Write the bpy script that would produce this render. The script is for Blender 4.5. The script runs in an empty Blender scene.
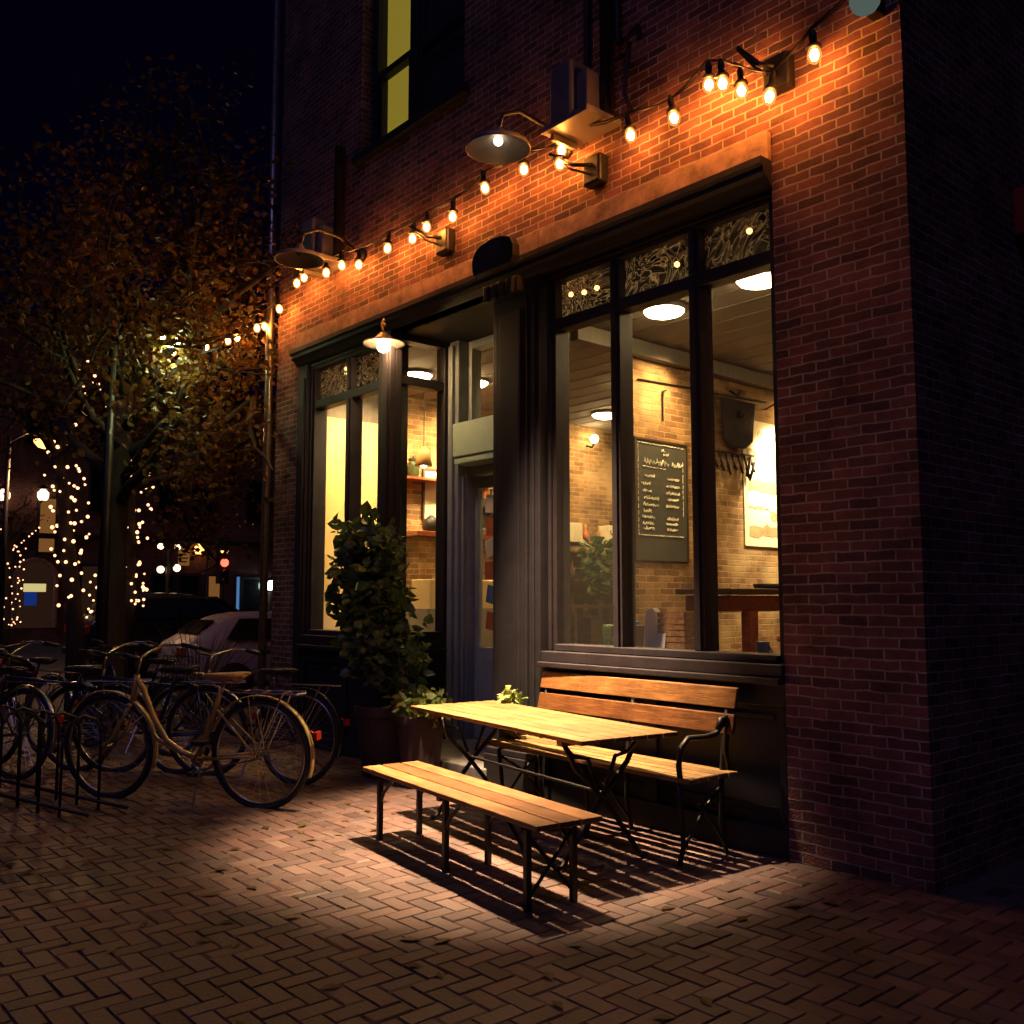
import bpy, math, random
import numpy as np
from mathutils import Vector, Matrix
R = math.radians
rnd = random.Random(7)
sc = bpy.context.scene
COL = sc.collection

# ------------------------------------------------------------------ helpers
class MB:
    """collects shapes into one mesh"""
    def __init__(s): s.v = []; s.f = []
    def add(s, vs, fs):
        o = len(s.v); s.v += [tuple(p) for p in vs]; s.f += [tuple(i + o for i in q) for q in fs]; return s
    def box(s, x0, x1, y0, y1, z0, z1):
        return s.add([(x0,y0,z0),(x1,y0,z0),(x1,y1,z0),(x0,y1,z0),(x0,y0,z1),(x1,y0,z1),(x1,y1,z1),(x0,y1,z1)],
                     [(0,3,2,1),(4,5,6,7),(0,1,5,4),(1,2,6,5),(2,3,7,6),(3,0,4,7)])
    def obox(s, c, size, M=None):
        b = MB().box(-size[0]/2, size[0]/2, -size[1]/2, size[1]/2, -size[2]/2, size[2]/2)
        M = M or Matrix.Identity(3)
        return s.add([Vector(c) + M @ Vector(p) for p in b.v], b.f)
    def tube(s, pts, r, n=8, closed=False, caps=True):
        pts = [Vector(p) for p in pts]; m = len(pts)
        rr = r if isinstance(r, (list, tuple)) else [r]*m
        vs = []; prev = None
        for i, p in enumerate(pts):
            if closed: t = pts[(i+1) % m] - pts[i-1]
            else: t = pts[min(i+1, m-1)] - pts[max(i-1, 0)]
            t.normalize()
            if prev is None:
                a = Vector((0,0,1)) if abs(t.z) < .9 else Vector((1,0,0))
                u = t.cross(a).normalized()
            else:
                u = (prev - t*prev.dot(t))
                u = u.normalized() if u.length > 1e-6 else t.orthogonal().normalized()
            prev = u; w = t.cross(u)
            for k in range(n):
                a = 2*math.pi*k/n
                vs.append(p + (u*math.cos(a) + w*math.sin(a))*rr[i])
        fs = []
        for i in range(m if closed else m-1):
            j = (i+1) % m
            for k in range(n):
                fs.append((i*n+k, i*n+(k+1) % n, j*n+(k+1) % n, j*n+k))
        if caps and not closed:
            fs.append(tuple(range(n))[::-1]); fs.append(tuple((m-1)*n+k for k in range(n)))
        return s.add(vs, fs)
    def lathe(s, prof, c=(0,0,0), n=20, M=None):
        M = M or Matrix.Identity(3); vs = []; fs = []
        for (r, z) in prof:
            for k in range(n):
                a = 2*math.pi*k/n
                vs.append(Vector(c) + M @ Vector((r*math.cos(a), r*math.sin(a), z)))
        for i in range(len(prof)-1):
            for k in range(n):
                fs.append((i*n+k, i*n+(k+1) % n, (i+1)*n+(k+1) % n, (i+1)*n+k))
        if prof[0][0] > 1e-5: fs.append(tuple(range(n))[::-1])
        if prof[-1][0] > 1e-5: fs.append(tuple((len(prof)-1)*n+k for k in range(n)))
        return s.add(vs, fs)
    def ball(s, c, r, n=12, sq=1.0):
        return s.lathe([(r*math.sin(math.pi*i/8)+1e-6, -r*sq*math.cos(math.pi*i/8)) for i in range(9)], c, n)
    def prism(s, poly, a, b, f):
        """poly: 2-D outline; f(p, q, t) -> 3-D point; extruded t from a to b"""
        n = len(poly)
        vs = [f(p, q, a) for p, q in poly] + [f(p, q, b) for p, q in poly]
        fs = [tuple(range(n))[::-1], tuple(range(n, 2*n))] + [(i, (i+1) % n, n+(i+1) % n, n+i) for i in range(n)]
        return s.add(vs, fs)
    def build(s, name, mat, parent=None, off=None, smooth=False, bevel=0, loc=None):
        me = bpy.data.meshes.new(name)
        vs = s.v
        if off is not None: vs = [(p[0]-off[0], p[1]-off[1], p[2]-off[2]) for p in vs]
        me.from_pydata(vs, [], s.f); me.update()
        o = bpy.data.objects.new(name, me); COL.objects.link(o)
        if mat: me.materials.append(mat)
        if smooth:
            me.polygons.foreach_set('use_smooth', [True]*len(me.polygons))
        if bevel:
            b = o.modifiers.new('bevel', 'BEVEL'); b.width = bevel; b.segments = 2; b.limit_method = 'ANGLE'
        if parent: o.parent = parent
        if loc: o.location = loc
        return o

def tag(o, label=None, cat=None, group=None, kind=None):
    if label: o['label'] = label
    if cat: o['category'] = cat
    if group: o['group'] = group
    if kind: o['kind'] = kind
    return o
def thing(name, label, cat, loc=(0,0,0), rz=0, group=None):
    o = bpy.data.objects.new(name, None); COL.objects.link(o)
    o.empty_display_size = .2
    o.location = loc; o.rotation_euler = (0,0,rz)
    return tag(o, label, cat, group)
def copy_tree(o, parent=None):
    c = o.copy(); COL.objects.link(c); c.parent = parent
    for ch in list(o.children): copy_tree(ch, c)
    return c
def light(name, kind, loc, energy, color, parent=None, **kw):
    l = bpy.data.lights.new(name, kind); l.energy = energy; l.color = color
    for k, v in kw.items(): setattr(l, k, v)
    o = bpy.data.objects.new(name, l); COL.objects.link(o); o.location = loc
    if parent: o.parent = parent
    return o
def aim(o, d): o.rotation_euler = Vector(d).to_track_quat('-Z', 'Y').to_euler()

# ------------------------------------------------------------------ materials
def nodes(name):
    m = bpy.data.materials.new(name); m.use_nodes = True
    nt = m.node_tree; return m, nt, nt.nodes, nt.links, nt.nodes['Principled BSDF']
def pm(name, base, rough=.5, metal=0, var=.25, scale=6, bump=0, bscale=40, spec=.5, stretch=None):
    m, nt, N, L, P = nodes(name)
    P.inputs['Roughness'].default_value = rough; P.inputs['Metallic'].default_value = metal
    P.inputs['Specular IOR Level'].default_value = spec
    tc = N.new('ShaderNodeTexCoord'); src = tc.outputs['Object']
    if stretch:
        mp = N.new('ShaderNodeMapping'); mp.inputs['Scale'].default_value = stretch; L.new(src, mp.inputs[0]); src = mp.outputs[0]
    nz = N.new('ShaderNodeTexNoise'); nz.inputs['Scale'].default_value = scale; nz.inputs['Detail'].default_value = 6; nz.inputs['Roughness'].default_value = .65
    L.new(src, nz.inputs['Vector'])
    cr = N.new('ShaderNodeValToRGB'); e = cr.color_ramp.elements
    e[0].position = .3; e[1].position = .7
    e[0].color = tuple(c*(1-var) for c in base) + (1,); e[1].color = tuple(min(1, c*(1+var)) for c in base) + (1,)
    L.new(nz.outputs['Fac'], cr.inputs[0]); L.new(cr.outputs[0], P.inputs['Base Color'])
    rr = N.new('ShaderNodeMapRange'); rr.inputs[3].default_value = max(0, rough-.1); rr.inputs[4].default_value = min(1, rough+.12)
    L.new(nz.outputs['Fac'], rr.inputs[0]); L.new(rr.outputs[0], P.inputs['Roughness'])
    if bump:
        n2 = N.new('ShaderNodeTexNoise'); n2.inputs['Scale'].default_value = bscale; n2.inputs['Detail'].default_value = 5
        L.new(src, n2.inputs['Vector'])
        b = N.new('ShaderNodeBump'); b.inputs['Strength'].default_value = bump; b.inputs['Distance'].default_value = .01
        L.new(n2.outputs['Fac'], b.inputs['Height']); L.new(b.outputs[0], P.inputs['Normal'])
    return m
def vary(m, lo, hi):
    nt = m.node_tree; P = nt.nodes['Principled BSDF']; src = P.inputs['Base Color'].links[0].from_socket
    oi = nt.nodes.new('ShaderNodeObjectInfo'); mr = nt.nodes.new('ShaderNodeMapRange'); mr.inputs[3].default_value = lo; mr.inputs[4].default_value = hi
    nt.links.new(oi.outputs['Random'], mr.inputs[0])
    mu = nt.nodes.new('ShaderNodeMix'); mu.data_type = 'RGBA'; mu.blend_type = 'MULTIPLY'; mu.inputs[0].default_value = 1
    nt.links.new(src, mu.inputs[6]); nt.links.new(mr.outputs[0], mu.inputs[7]); nt.links.new(mu.outputs[2], P.inputs['Base Color'])
    # weathered streaks and scuffs
    tc = nt.nodes.new('ShaderNodeTexCoord'); nz = nt.nodes.new('ShaderNodeTexNoise'); nz.inputs['Scale'].default_value = 2.2; nz.inputs['Detail'].default_value = 9; nz.inputs['Roughness'].default_value = .75
    nt.links.new(tc.outputs['Object'], nz.inputs['Vector']); cr = nt.nodes.new('ShaderNodeValToRGB'); cr.color_ramp.elements[0].position = .35; cr.color_ramp.elements[1].position = .6
    cr.color_ramp.elements[0].color = (.5,.45,.42,1); cr.color_ramp.elements[1].color = (1,1,1,1); nt.links.new(nz.outputs['Fac'], cr.inputs[0])
    m2 = nt.nodes.new('ShaderNodeMix'); m2.data_type = 'RGBA'; m2.blend_type = 'MULTIPLY'; m2.inputs[0].default_value = 1
    nt.links.new(mu.outputs[2], m2.inputs[6]); nt.links.new(cr.outputs[0], m2.inputs[7]); nt.links.new(m2.outputs[2], P.inputs['Base Color'])
def emit(name, col, s):
    m, nt, N, L, P = nodes(name); N.remove(P)
    e = N.new('ShaderNodeEmission'); e.inputs[0].default_value = col + (1,); e.inputs[1].default_value = s
    L.new(e.outputs[0], N['Material Output'].inputs[0]); return m
def brick_mat(name, c1, c2, mortar, mix_noise=.5, bump=.6, row=.076, wid=.225, pale=None):
    m, nt, N, L, P = nodes(name)
    g = N.new('ShaderNodeNewGeometry'); sp = N.new('ShaderNodeSeparateXYZ'); L.new(g.outputs['Position'], sp.inputs[0])
    ad = N.new('ShaderNodeMath'); L.new(sp.outputs[0], ad.inputs[0]); L.new(sp.outputs[1], ad.inputs[1])
    cb = N.new('ShaderNodeCombineXYZ'); L.new(ad.outputs[0], cb.inputs[0]); L.new(sp.outputs[2], cb.inputs[1])
    # slightly uneven courses
    wn = N.new('ShaderNodeTexNoise'); wn.inputs['Scale'].default_value = 9; L.new(cb.outputs[0], wn.inputs['Vector'])
    ws = N.new('ShaderNodeVectorMath'); ws.operation = 'SUBTRACT'; ws.inputs[1].default_value = (.5,.5,.5); L.new(wn.outputs['Color'], ws.inputs[0])
    wm = N.new('ShaderNodeVectorMath'); wm.operation = 'SCALE'; wm.inputs['Scale'].default_value = .02; L.new(ws.outputs[0], wm.inputs[0])
    wa = N.new('ShaderNodeVectorMath'); L.new(cb.outputs[0], wa.inputs[0]); L.new(wm.outputs[0], wa.inputs[1])
    bt = N.new('ShaderNodeTexBrick'); L.new(wa.outputs[0], bt.inputs['Vector'])
    bt.inputs['Color1'].default_value = c1+(1,); bt.inputs['Color2'].default_value = c2+(1,); bt.inputs['Mortar'].default_value = mortar+(1,)
    bt.inputs['Scale'].default_value = 1; bt.inputs['Mortar Size'].default_value = .0065; bt.inputs['Mortar Smooth'].default_value = .35
    bt.inputs['Brick Width'].default_value = wid; bt.inputs['Row Height'].default_value = row; bt.inputs['Bias'].default_value = -.1
    nz = N.new('ShaderNodeTexNoise'); nz.inputs['Scale'].default_value = 2.3; nz.inputs['Detail'].default_value = 8; nz.inputs['Roughness'].default_value = .7
    L.new(g.outputs['Position'], nz.inputs['Vector'])
    cr = N.new('ShaderNodeValToRGB'); cr.color_ramp.elements[0].position = .3; cr.color_ramp.elements[1].position = .72
    cr.color_ramp.elements[0].color = (1-mix_noise,)*3+(1,); cr.color_ramp.elements[1].color = (1+mix_noise*.5,)*3+(1,)
    L.new(nz.outputs['Fac'], cr.inputs[0])
    mu = N.new('ShaderNodeMix'); mu.data_type = 'RGBA'; mu.blend_type = 'MULTIPLY'; mu.inputs[0].default_value = 1
    L.new(bt.outputs['Color'], mu.inputs[6]); L.new(cr.outputs[0], mu.inputs[7])
    last = mu.outputs[2]
    if pale:
        n3 = N.new('ShaderNodeTexNoise'); n3.inputs['Scale'].default_value = 1.4; n3.inputs['Detail'].default_value = 9; L.new(g.outputs['Position'], n3.inputs['Vector'])
        c3 = N.new('ShaderNodeValToRGB'); c3.color_ramp.elements[0].position = .5; c3.color_ramp.elements[1].position = .66; L.new(n3.outputs['Fac'], c3.inputs[0])
        m3 = N.new('ShaderNodeMix'); m3.data_type = 'RGBA'; m3.inputs[7].default_value = pale+(1,)
        L.new(c3.outputs[0], m3.inputs[0]); L.new(last, m3.inputs[6]); last = m3.outputs[2]
    L.new(last, P.inputs['Base Color']); P.inputs['Roughness'].default_value = .85; P.inputs['Specular IOR Level'].default_value = .25
    fn = N.new('ShaderNodeTexNoise'); fn.inputs['Scale'].default_value = 70; fn.inputs['Detail'].default_value = 6; L.new(g.outputs['Position'], fn.inputs['Vector'])
    hm = N.new('ShaderNodeMath'); hm.operation = 'MULTIPLY_ADD'; hm.inputs[1].default_value = -1.0
    fs = N.new('ShaderNodeMath'); fs.operation = 'MULTIPLY'; fs.inputs[1].default_value = .55; L.new(fn.outputs['Fac'], fs.inputs[0])
    L.new(bt.outputs['Fac'], hm.inputs[0]); L.new(fs.outputs[0], hm.inputs[2])
    b = N.new('ShaderNodeBump'); b.inputs['Strength'].default_value = bump; b.inputs['Distance'].default_value = .012
    L.new(hm.outputs[0], b.inputs['Height']); L.new(b.outputs[0], P.inputs['Normal'])
    return m
def glass_mat(name, tint=(1,1,1), crackle=False, dirt=.015, base=.05):
    m, nt, N, L, P = nodes(name); N.remove(P)
    lw = N.new('ShaderNodeLayerWeight'); lw.inputs[0].default_value = .5
    pw = N.new('ShaderNodeMath'); pw.operation = 'POWER'; pw.inputs[1].default_value = 4; L.new(lw.outputs['Facing'], pw.inputs[0])
    ma = N.new('ShaderNodeMath'); ma.operation = 'MULTIPLY_ADD'; ma.inputs[1].default_value = .9; ma.inputs[2].default_value = base; ma.use_clamp = True
    L.new(pw.outputs[0], ma.inputs[0])
    tr = N.new('ShaderNodeBsdfTransparent'); tr.inputs[0].default_value = tint+(1,)
    gl = N.new('ShaderNodeBsdfGlossy'); gl.inputs['Roughness'].default_value = .0 if not crackle else .02
    mx = N.new('ShaderNodeMixShader'); L.new(ma.outputs[0], mx.inputs[0]); L.new(tr.outputs[0], mx.inputs[1]); L.new(gl.outputs[0], mx.inputs[2])
    df = N.new('ShaderNodeBsdfTranslucent' if crackle else 'ShaderNodeBsdfDiffuse'); df.inputs[0].default_value = (.6,.58,.5,1)
    mx2 = N.new('ShaderNodeMixShader'); mx2.inputs[0].default_value = dirt
    L.new(mx.outputs[0], mx2.inputs[1]); L.new(df.outputs[0], mx2.inputs[2]); L.new(mx2.outputs[0], N['Material Output'].inputs[0])
    if crackle:
        g = N.new('ShaderNodeTexCoord')
        nz = N.new('ShaderNodeTexNoise'); nz.inputs['Scale'].default_value = 2.6; nz.inputs['Detail'].default_value = 3; nz.inputs['Distortion'].default_value = 1.2; L.new(g.outputs['Object'], nz.inputs['Vector'])
        vo = N.new('ShaderNodeTexVoronoi'); vo.feature = 'DISTANCE_TO_EDGE'; vo.inputs['Scale'].default_value = 12; L.new(nz.outputs['Color'], vo.inputs['Vector'])
        b = N.new('ShaderNodeBump'); b.inputs['Strength'].default_value = .25; b.inputs['Distance'].default_value = .01; L.new(nz.outputs['Fac'], b.inputs['Height'])
        L.new(b.outputs[0], gl.inputs['Normal'])
        # leaf reflections painted into the textured glass as pale veins
        cr = N.new('ShaderNodeValToRGB'); cr.color_ramp.elements[0].color = (.75,.7,.62,1); cr.color_ramp.elements[1].color = (.03,.028,.03,1); cr.color_ramp.elements[1].position = .09
        L.new(vo.outputs['Distance'], cr.inputs[0]); L.new(cr.outputs[0], df.inputs[0])
    return m
def bulb_halo_mat():
    m, nt, N, L, P = nodes('bulb_halo_glass'); N.remove(P)
    t = N.new('ShaderNodeBsdfTransparent'); t.inputs[0].default_value = (1,.86,.6,1)
    e = N.new('ShaderNodeEmission'); e.inputs[0].default_value = (1,.36,.08,1); e.inputs[1].default_value = 1.6  # glow put into the glass stands in for the orange halo
    a = N.new('ShaderNodeMixShader'); a.inputs[0].default_value = .5
    L.new(t.outputs[0], a.inputs[1]); L.new(e.outputs[0], a.inputs[2]); L.new(a.outputs[0], N['Material Output'].inputs[0]); return m
def leaf_mat(name, cols, trans=.35, rough=.5):
    m, nt, N, L, P = nodes(name)
    g = N.new('ShaderNodeNewGeometry'); cr = N.new('ShaderNodeValToRGB'); el = cr.color_ramp.elements
    for i, c in enumerate(cols):
        e = el[i] if i < 2 else el.new(1)
        e.position = i/(len(cols)-1); 
    for i, c in enumerate(cols):
        el[i].color = c+(1,)
    L.new(g.outputs['Random Per Island'], cr.inputs[0]); L.new(cr.outputs[0], P.inputs['Base Color']); P.inputs['Roughness'].default_value = rough
    t = N.new('ShaderNodeBsdfTranslucent'); L.new(cr.outputs[0], t.inputs[0])
    mx = N.new('ShaderNodeMixShader'); mx.inputs[0].default_value = trans
    L.new(P.outputs[0], mx.inputs[1]); L.new(t.outputs[0], mx.inputs[2]); L.new(mx.outputs[0], N['Material Output'].inputs[0])
    return m
def paver_mat():
    m, nt, N, L, P = nodes('paver_brick')
    g = N.new('ShaderNodeNewGeometry'); cr = N.new('ShaderNodeValToRGB'); el = cr.color_ramp.elements
    cols = [(0,(.06,.034,.033)),(.35,(.105,.056,.05)),(.6,(.135,.075,.064)),(.85,(.09,.058,.058)),(1,(.16,.105,.09))]
    el[0].color = cols[0][1]+(1,); el[1].color = cols[-1][1]+(1,)
    for p, c in cols[1:-1]: e = el.new(p); e.color = c+(1,)
    L.new(g.outputs['Random Per Island'], cr.inputs[0])
    nz = N.new('ShaderNodeTexNoise'); nz.inputs['Scale'].default_value = 1.1; nz.inputs['Detail'].default_value = 9; nz.inputs['Roughness'].default_value = .7; L.new(g.outputs['Position'], nz.inputs['Vector'])
    c2 = N.new('ShaderNodeValToRGB'); c2.color_ramp.elements[0].position = .32; c2.color_ramp.elements[1].position = .7
    c2.color_ramp.elements[0].color = (.38,.36,.4,1); c2.color_ramp.elements[1].color = (1.25,1.2,1.15,1); L.new(nz.outputs['Fac'], c2.inputs[0])
    mu = N.new('ShaderNodeMix'); mu.data_type = 'RGBA'; mu.blend_type = 'MULTIPLY'; mu.inputs[0].default_value = 1
    L.new(cr.outputs[0], mu.inputs[6]); L.new(c2.outputs[0], mu.inputs[7]); L.new(mu.outputs[2], P.inputs['Base Color'])
    rr = N.new('ShaderNodeMapRange'); rr.inputs[3].default_value = .45; rr.inputs[4].default_value = .85; L.new(nz.outputs['Fac'], rr.inputs[0]); L.new(rr.outputs[0], P.inputs['Roughness'])
    n2 = N.new('ShaderNodeTexNoise'); n2.inputs['Scale'].default_value = 45; n2.inputs['Detail'].default_value = 6; L.new(g.outputs['Position'], n2.inputs['Vector'])
    b = N.new('ShaderNodeBump'); b.inputs['Strength'].default_value = .5; b.inputs['Distance'].default_value = .006; L.new(n2.outputs['Fac'], b.inputs['Height']); L.new(b.outputs[0], P.inputs['Normal'])
    return m

M = dict(
    brick=brick_mat('facade_brick', (.27,.105,.08), (.085,.042,.04), (.44,.33,.27), .7, 1.3, row=.059, wid=.178, pale=None),
    brick_in=brick_mat('interior_brick', (.36,.21,.095), (.17,.085,.035), (.42,.3,.16), .55, 1.0, row=.062, wid=.2, pale=(.5,.36,.19)),
    brick_far=brick_mat('far_brick', (.15,.06,.05), (.09,.04,.04), (.2,.15,.13)),
    paver=paver_mat(),
    sand=pm('joint_sand', (.075,.055,.045), .95, var=.3, scale=30),
    asphalt=pm('asphalt', (.05,.05,.052), .75, var=.3, scale=4, bump=.4, bscale=90),
    kerb=pm('kerb_granite', (.2,.19,.18), .7, var=.3, scale=12, bump=.3),
    stone=pm('lintel_stone', (.34,.20,.12), .85, var=.55, scale=7, bump=.6, bscale=25),
    frame=pm('shopfront_paint', (.026,.021,.027), .5, spec=.3, var=.25, scale=5, bump=.12, bscale=60),
    riser=pm('riser_paint', (.018,.016,.022), .55, spec=.3, var=.25, scale=4, bump=.12, bscale=60),
    doorp=pm('door_paint', (.26,.30,.32), .45, var=.15, scale=5),
    sign=pm('header_paint', (.44,.60,.45), .5, var=.08, scale=5),
    iron=pm('black_iron', (.016,.014,.014), .45, metal=.3, var=.3, scale=20),
    steel=pm('dull_steel', (.35,.33,.3), .35, metal=.9, var=.3, scale=20),
    chrome=pm('chrome', (.34,.32,.3), .3, metal=1, var=.2, scale=15),
    wood=pm('slat_wood', (.22,.1,.032), .45, var=.4, scale=5, bump=.25, bscale=14, stretch=(.8,9,9)),
    wood_red=pm('slat_wood_red', (.22,.085,.026), .42, var=.4, scale=5, bump=.25, bscale=14, stretch=(.8,9,9)),
    table=pm('table_wood', (.24,.145,.056), .42, var=.35, scale=5, bump=.25, bscale=14, stretch=(.8,9,9)),
    redwood=pm('interior_redwood', (.26,.07,.025), .35, var=.35, scale=5, stretch=(1,6,6)),
    darkwood=pm('dark_wood', (.05,.028,.016), .4, var=.3, scale=6),
    wicker=pm('wicker', (.28,.13,.05), .7, var=.5, scale=30, bump=.6, bscale=60),
    plaster=pm('yellow_plaster', (.72,.55,.25), .8, var=.08, scale=3),
    ceiling=pm('ceiling_boards', (.17,.15,.13), .8, var=.12, scale=3, stretch=(.4,8,1)),
    floor_in=pm('floor_boards', (.2,.1,.05), .4, var=.3, scale=4, stretch=(6,.6,1)),
    board=pm('chalkboard_slate', (.05,.052,.045), .8, var=.2, scale=4),
    chalk=pm('chalk', (.85,.83,.68), .95, var=.15, scale=60),
    paper=pm('paper', (.72,.64,.46), .85, var=.08, scale=8),
    print=pm('print_ink', (.3,.22,.12), .8, var=.4, scale=10),
    cloth=pm('brown_cloth', (.017,.010,.007), .9, var=.4, scale=8, bump=.3),
    white_metal=pm('white_enamel', (.17,.15,.145), .4, var=.15, scale=8),
    pot=pm('terracotta_dark', (.045,.024,.02), .75, var=.4, scale=6, bump=.3),
    tyre=pm('tyre_rubber', (.018,.017,.017), .8, var=.2, scale=20),
    gold=pm('gold_bike_paint', (.5,.37,.13), .32, metal=.25, var=.15, scale=10),
    bike_black=pm('black_bike_paint', (.015,.015,.018), .3, var=.2, scale=10),
    bike_blue=pm('blue_bike_paint', (.03,.04,.09), .3, var=.2, scale=10),
    bike_red=pm('red_bike_paint', (.12,.025,.02), .3, var=.2, scale=10),
    saddle=pm('tan_leather', (.4,.22,.08), .45, var=.25, scale=12),
    saddle_black=pm('black_vinyl', (.02,.02,.02), .45, var=.2, scale=12),
    silver=pm('silver_car_paint', (.6,.57,.58), .25, metal=.1, var=.06, scale=3),
    darkcar=pm('dark_car_paint', (.02,.02,.026), .22, metal=.3, var=.1, scale=3),
    carglass=pm('car_glass', (.012,.012,.016), .06, var=.05, scale=3, spec=.8),
    plate=pm('plate_white', (.6,.6,.56), .5, var=.05),
    redlens=pm('red_lens', (.3,.02,.015), .2, var=.1),
    bark=pm('bark', (.026,.02,.017), .95, var=.45, scale=14, bump=1.0, bscale=22, stretch=(4,4,.8)),
    leaf_tree=leaf_mat('autumn_leaf', [(.085,.034,.01),(.12,.058,.013),(.07,.055,.014),(.16,.1,.02),(.045,.02,.01)], .45),
    leaf_green=leaf_mat('green_leaf', [(.05,.105,.03),(.09,.155,.04),(.06,.12,.05),(.15,.2,.06)], .25, .35),
    leaf_pale=leaf_mat('pale_leaf', [(.1,.16,.03),(.18,.24,.05),(.3,.3,.1),(.08,.14,.03)], .3),
    twig=pm('dry_twig', (.09,.06,.04), .9, var=.3),
    glass=glass_mat('window_glass'),
    glass_c=glass_mat('veined_glass', (.45,.42,.4), True, .35, .1),
    frost=glass_mat('frosted_panel', (.6,.65,.55), False, .45),
    bulb_halo_glass=bulb_halo_mat(),
    reflection_bulb=emit('reflection_bulb_glow', (1,.5,.16), 60),
    bulb=emit('bulb_glow', (1,.365,.085), 540), 
    fairy=emit('fairy_glow', (1,.47,.22), 3.4),
    dome=emit('dome_lamp_glow', (1,.70,.30), 85),
    shade_blind=emit('lit_blind', (.36,.27,.03), .75),
    sodium=emit('sodium_glow', (1,.40,.09), 5),
    warmwhite=emit('warm_white_glow', (1,.66,.34), 4),
    coolwhite=emit('cool_white_glow', (.75,1,.8), 10),
    redglow=emit('red_signal_glow', (1,.06,.03), 6),
    blueglow=emit('blue_glow', (.1,.28,.6), .6),
    bluesign=emit('blue_sign_glow', (.02,.08,.5), .3),
    yellowsign=emit('yellow_sign_glow', (.9,.75,.3), .7),
    red_paint=pm('red_alarm_paint', (.35,.03,.02), .4, var=.15),
    teal_glow=emit('dim_globe_glow', (.3,.42,.36), .25),
    bottle=pm('bottle_glass', (.05,.07,.03), .1, var=.3, spec=.8),
    orange_paper=pm('orange_paper', (.55,.16,.06), .8, var=.2),
    blue_paper=pm('blue_paper', (.12,.2,.3), .8, var=.2),
)

for k_ in ('wood','wood_red','table'): vary(M[k_], .7, 1.2)
# ------------------------------------------------------------------ the setting
g = MB().box(-140, 60, -70, 130, -.6, -.12).build('road', M['asphalt']); tag(g, kind='structure')
g = MB().box(-12.45, 14, -14, 30, -.5, -.007).build('pavement_bed', M['sand']); tag(g, kind='structure')
# herringbone pavers, each with an arris of its own
C0 = Vector((0,-4.9,1.5)); YAW = R(40.9)
FW = Vector((-math.cos(YAW), math.sin(YAW), 0)); RT = Vector((math.sin(YAW), math.cos(YAW), 0))
def seen(x, y):
    q = Vector((x, y, 0)) - C0; d = q.dot(FW); l = q.dot(RT)
    return d > 1.2 and abs(l) < .62*d + .7
pv = MB(); W = .096
def paver(x0, y0, x1, y1):
    gap = .0012 + rnd.random()**3*.003; b = .004 if rnd.random() < .85 else .009
    x0 += gap + rnd.uniform(0,.002); x1 -= gap; y0 += gap + rnd.uniform(0,.002); y1 -= gap
    z = rnd.gauss(0,.0012); tx, ty = rnd.gauss(0,.004), rnd.gauss(0,.004)
    cx, cy = (x0+x1)/2, (y0+y1)/2
    h = lambda x, y: z + (x-cx)*tx + (y-cy)*ty
    vs = [(x0,y0,-.02),(x1,y0,-.02),(x1,y1,-.02),(x0,y1,-.02)]
    j = lambda: rnd.uniform(.6,1.6)*b
    o = [(x0,y0),(x1,y0),(x1,y1),(x0,y1)]
    vs += [(x,y,h(x,y)-.006) for x,y in o]
    vs += [(x0+j(),y0+j(),h(x0,y0)),(x1-j(),y0+j(),h(x1,y0)),(x1-j(),y1-j(),h(x1,y1)),(x0+j(),y1-j(),h(x0,y1))]
    fs = [(8,9,10,11)]
    for k in range(4):
        m_ = (k+1) % 4
        fs += [(k, m_, 4+m_, 4+k), (4+k, 4+m_, 8+m_, 8+k)]
    pv.add(vs, fs)
for i in range(int(-12.4/W), int(3.2/W)):
    for j in range(int(-5.4/W), int(6/W)):
        x, y = i*W, j*W
        if not seen(x, y): continue
        if y > -.02 and -9.78 < x < -2.3: continue
        k = (i-j) % 4
        if k == 0: paver(x, y, x+2*W, y+W)
        elif k == 3: paver(x, y, x+W, y+2*W)
o = pv.build('pavement', M['paver']); tag(o, kind='structure')
kb = MB()
y = -14
while y < 30:
    kb.box(-12.62, -12.455, y, y+.985, -.3, .004); y += 1.0
o = kb.build('kerb', M['kerb'], bevel=.012); tag(o, kind='structure')

# ------------------------------------------------------------------ the cafe building
BO = (-6.0, 0, 0)
B = thing('cafe_building', 'red brick corner building with dark wooden shopfront and lit windows', 'building', BO)
bp = lambda mb, name, mat, parent=None, **k: mb.build(name, mat, parent or B, off=BO, **k)
XL, XR, TOP = -9.75, -2.35, 9.0
wl = MB()
# facade leaf, .32 thick, round the shopfront opening (-9.25..-3.2, 0..4.40) and the upper windows
wl.box(-3.2, XR, 0, .32, 0, TOP)
wl.box(XL, -9.25, 0, .32, 0, TOP)
wl.box(-9.25, -3.2, 0, .32, 4.40, 6.02)
wl.box(-9.25, -8.02, 0, .32, 6.02, TOP); wl.box(-6.3, -3.2, 0, .32, 6.02, TOP)
wl.box(-8.02, -6.3, 0, .32, 8.3, TOP)
# side and back walls
wl.box(XR-.32, XR, .32, 9, 0, TOP); wl.box(XL, XL+.2, .32, 9, 0, TOP); wl.box(XL+.2, XR-.32, 8.7, 9, 0, TOP)
wall = bp(wl, 'wall', M['brick'])
bp(MB().box(XL, XR, 0, 9, TOP, TOP+.15), 'roof', M['asphalt'])
st = MB()
x = -9.25
for x1 in (-7.2, -5.3, -3.2): st.box(x, x1-.004, -.035, .3, 4.215, 4.40); x = x1
bp(st, 'lintel', M['stone'], bevel=.008)
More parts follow.
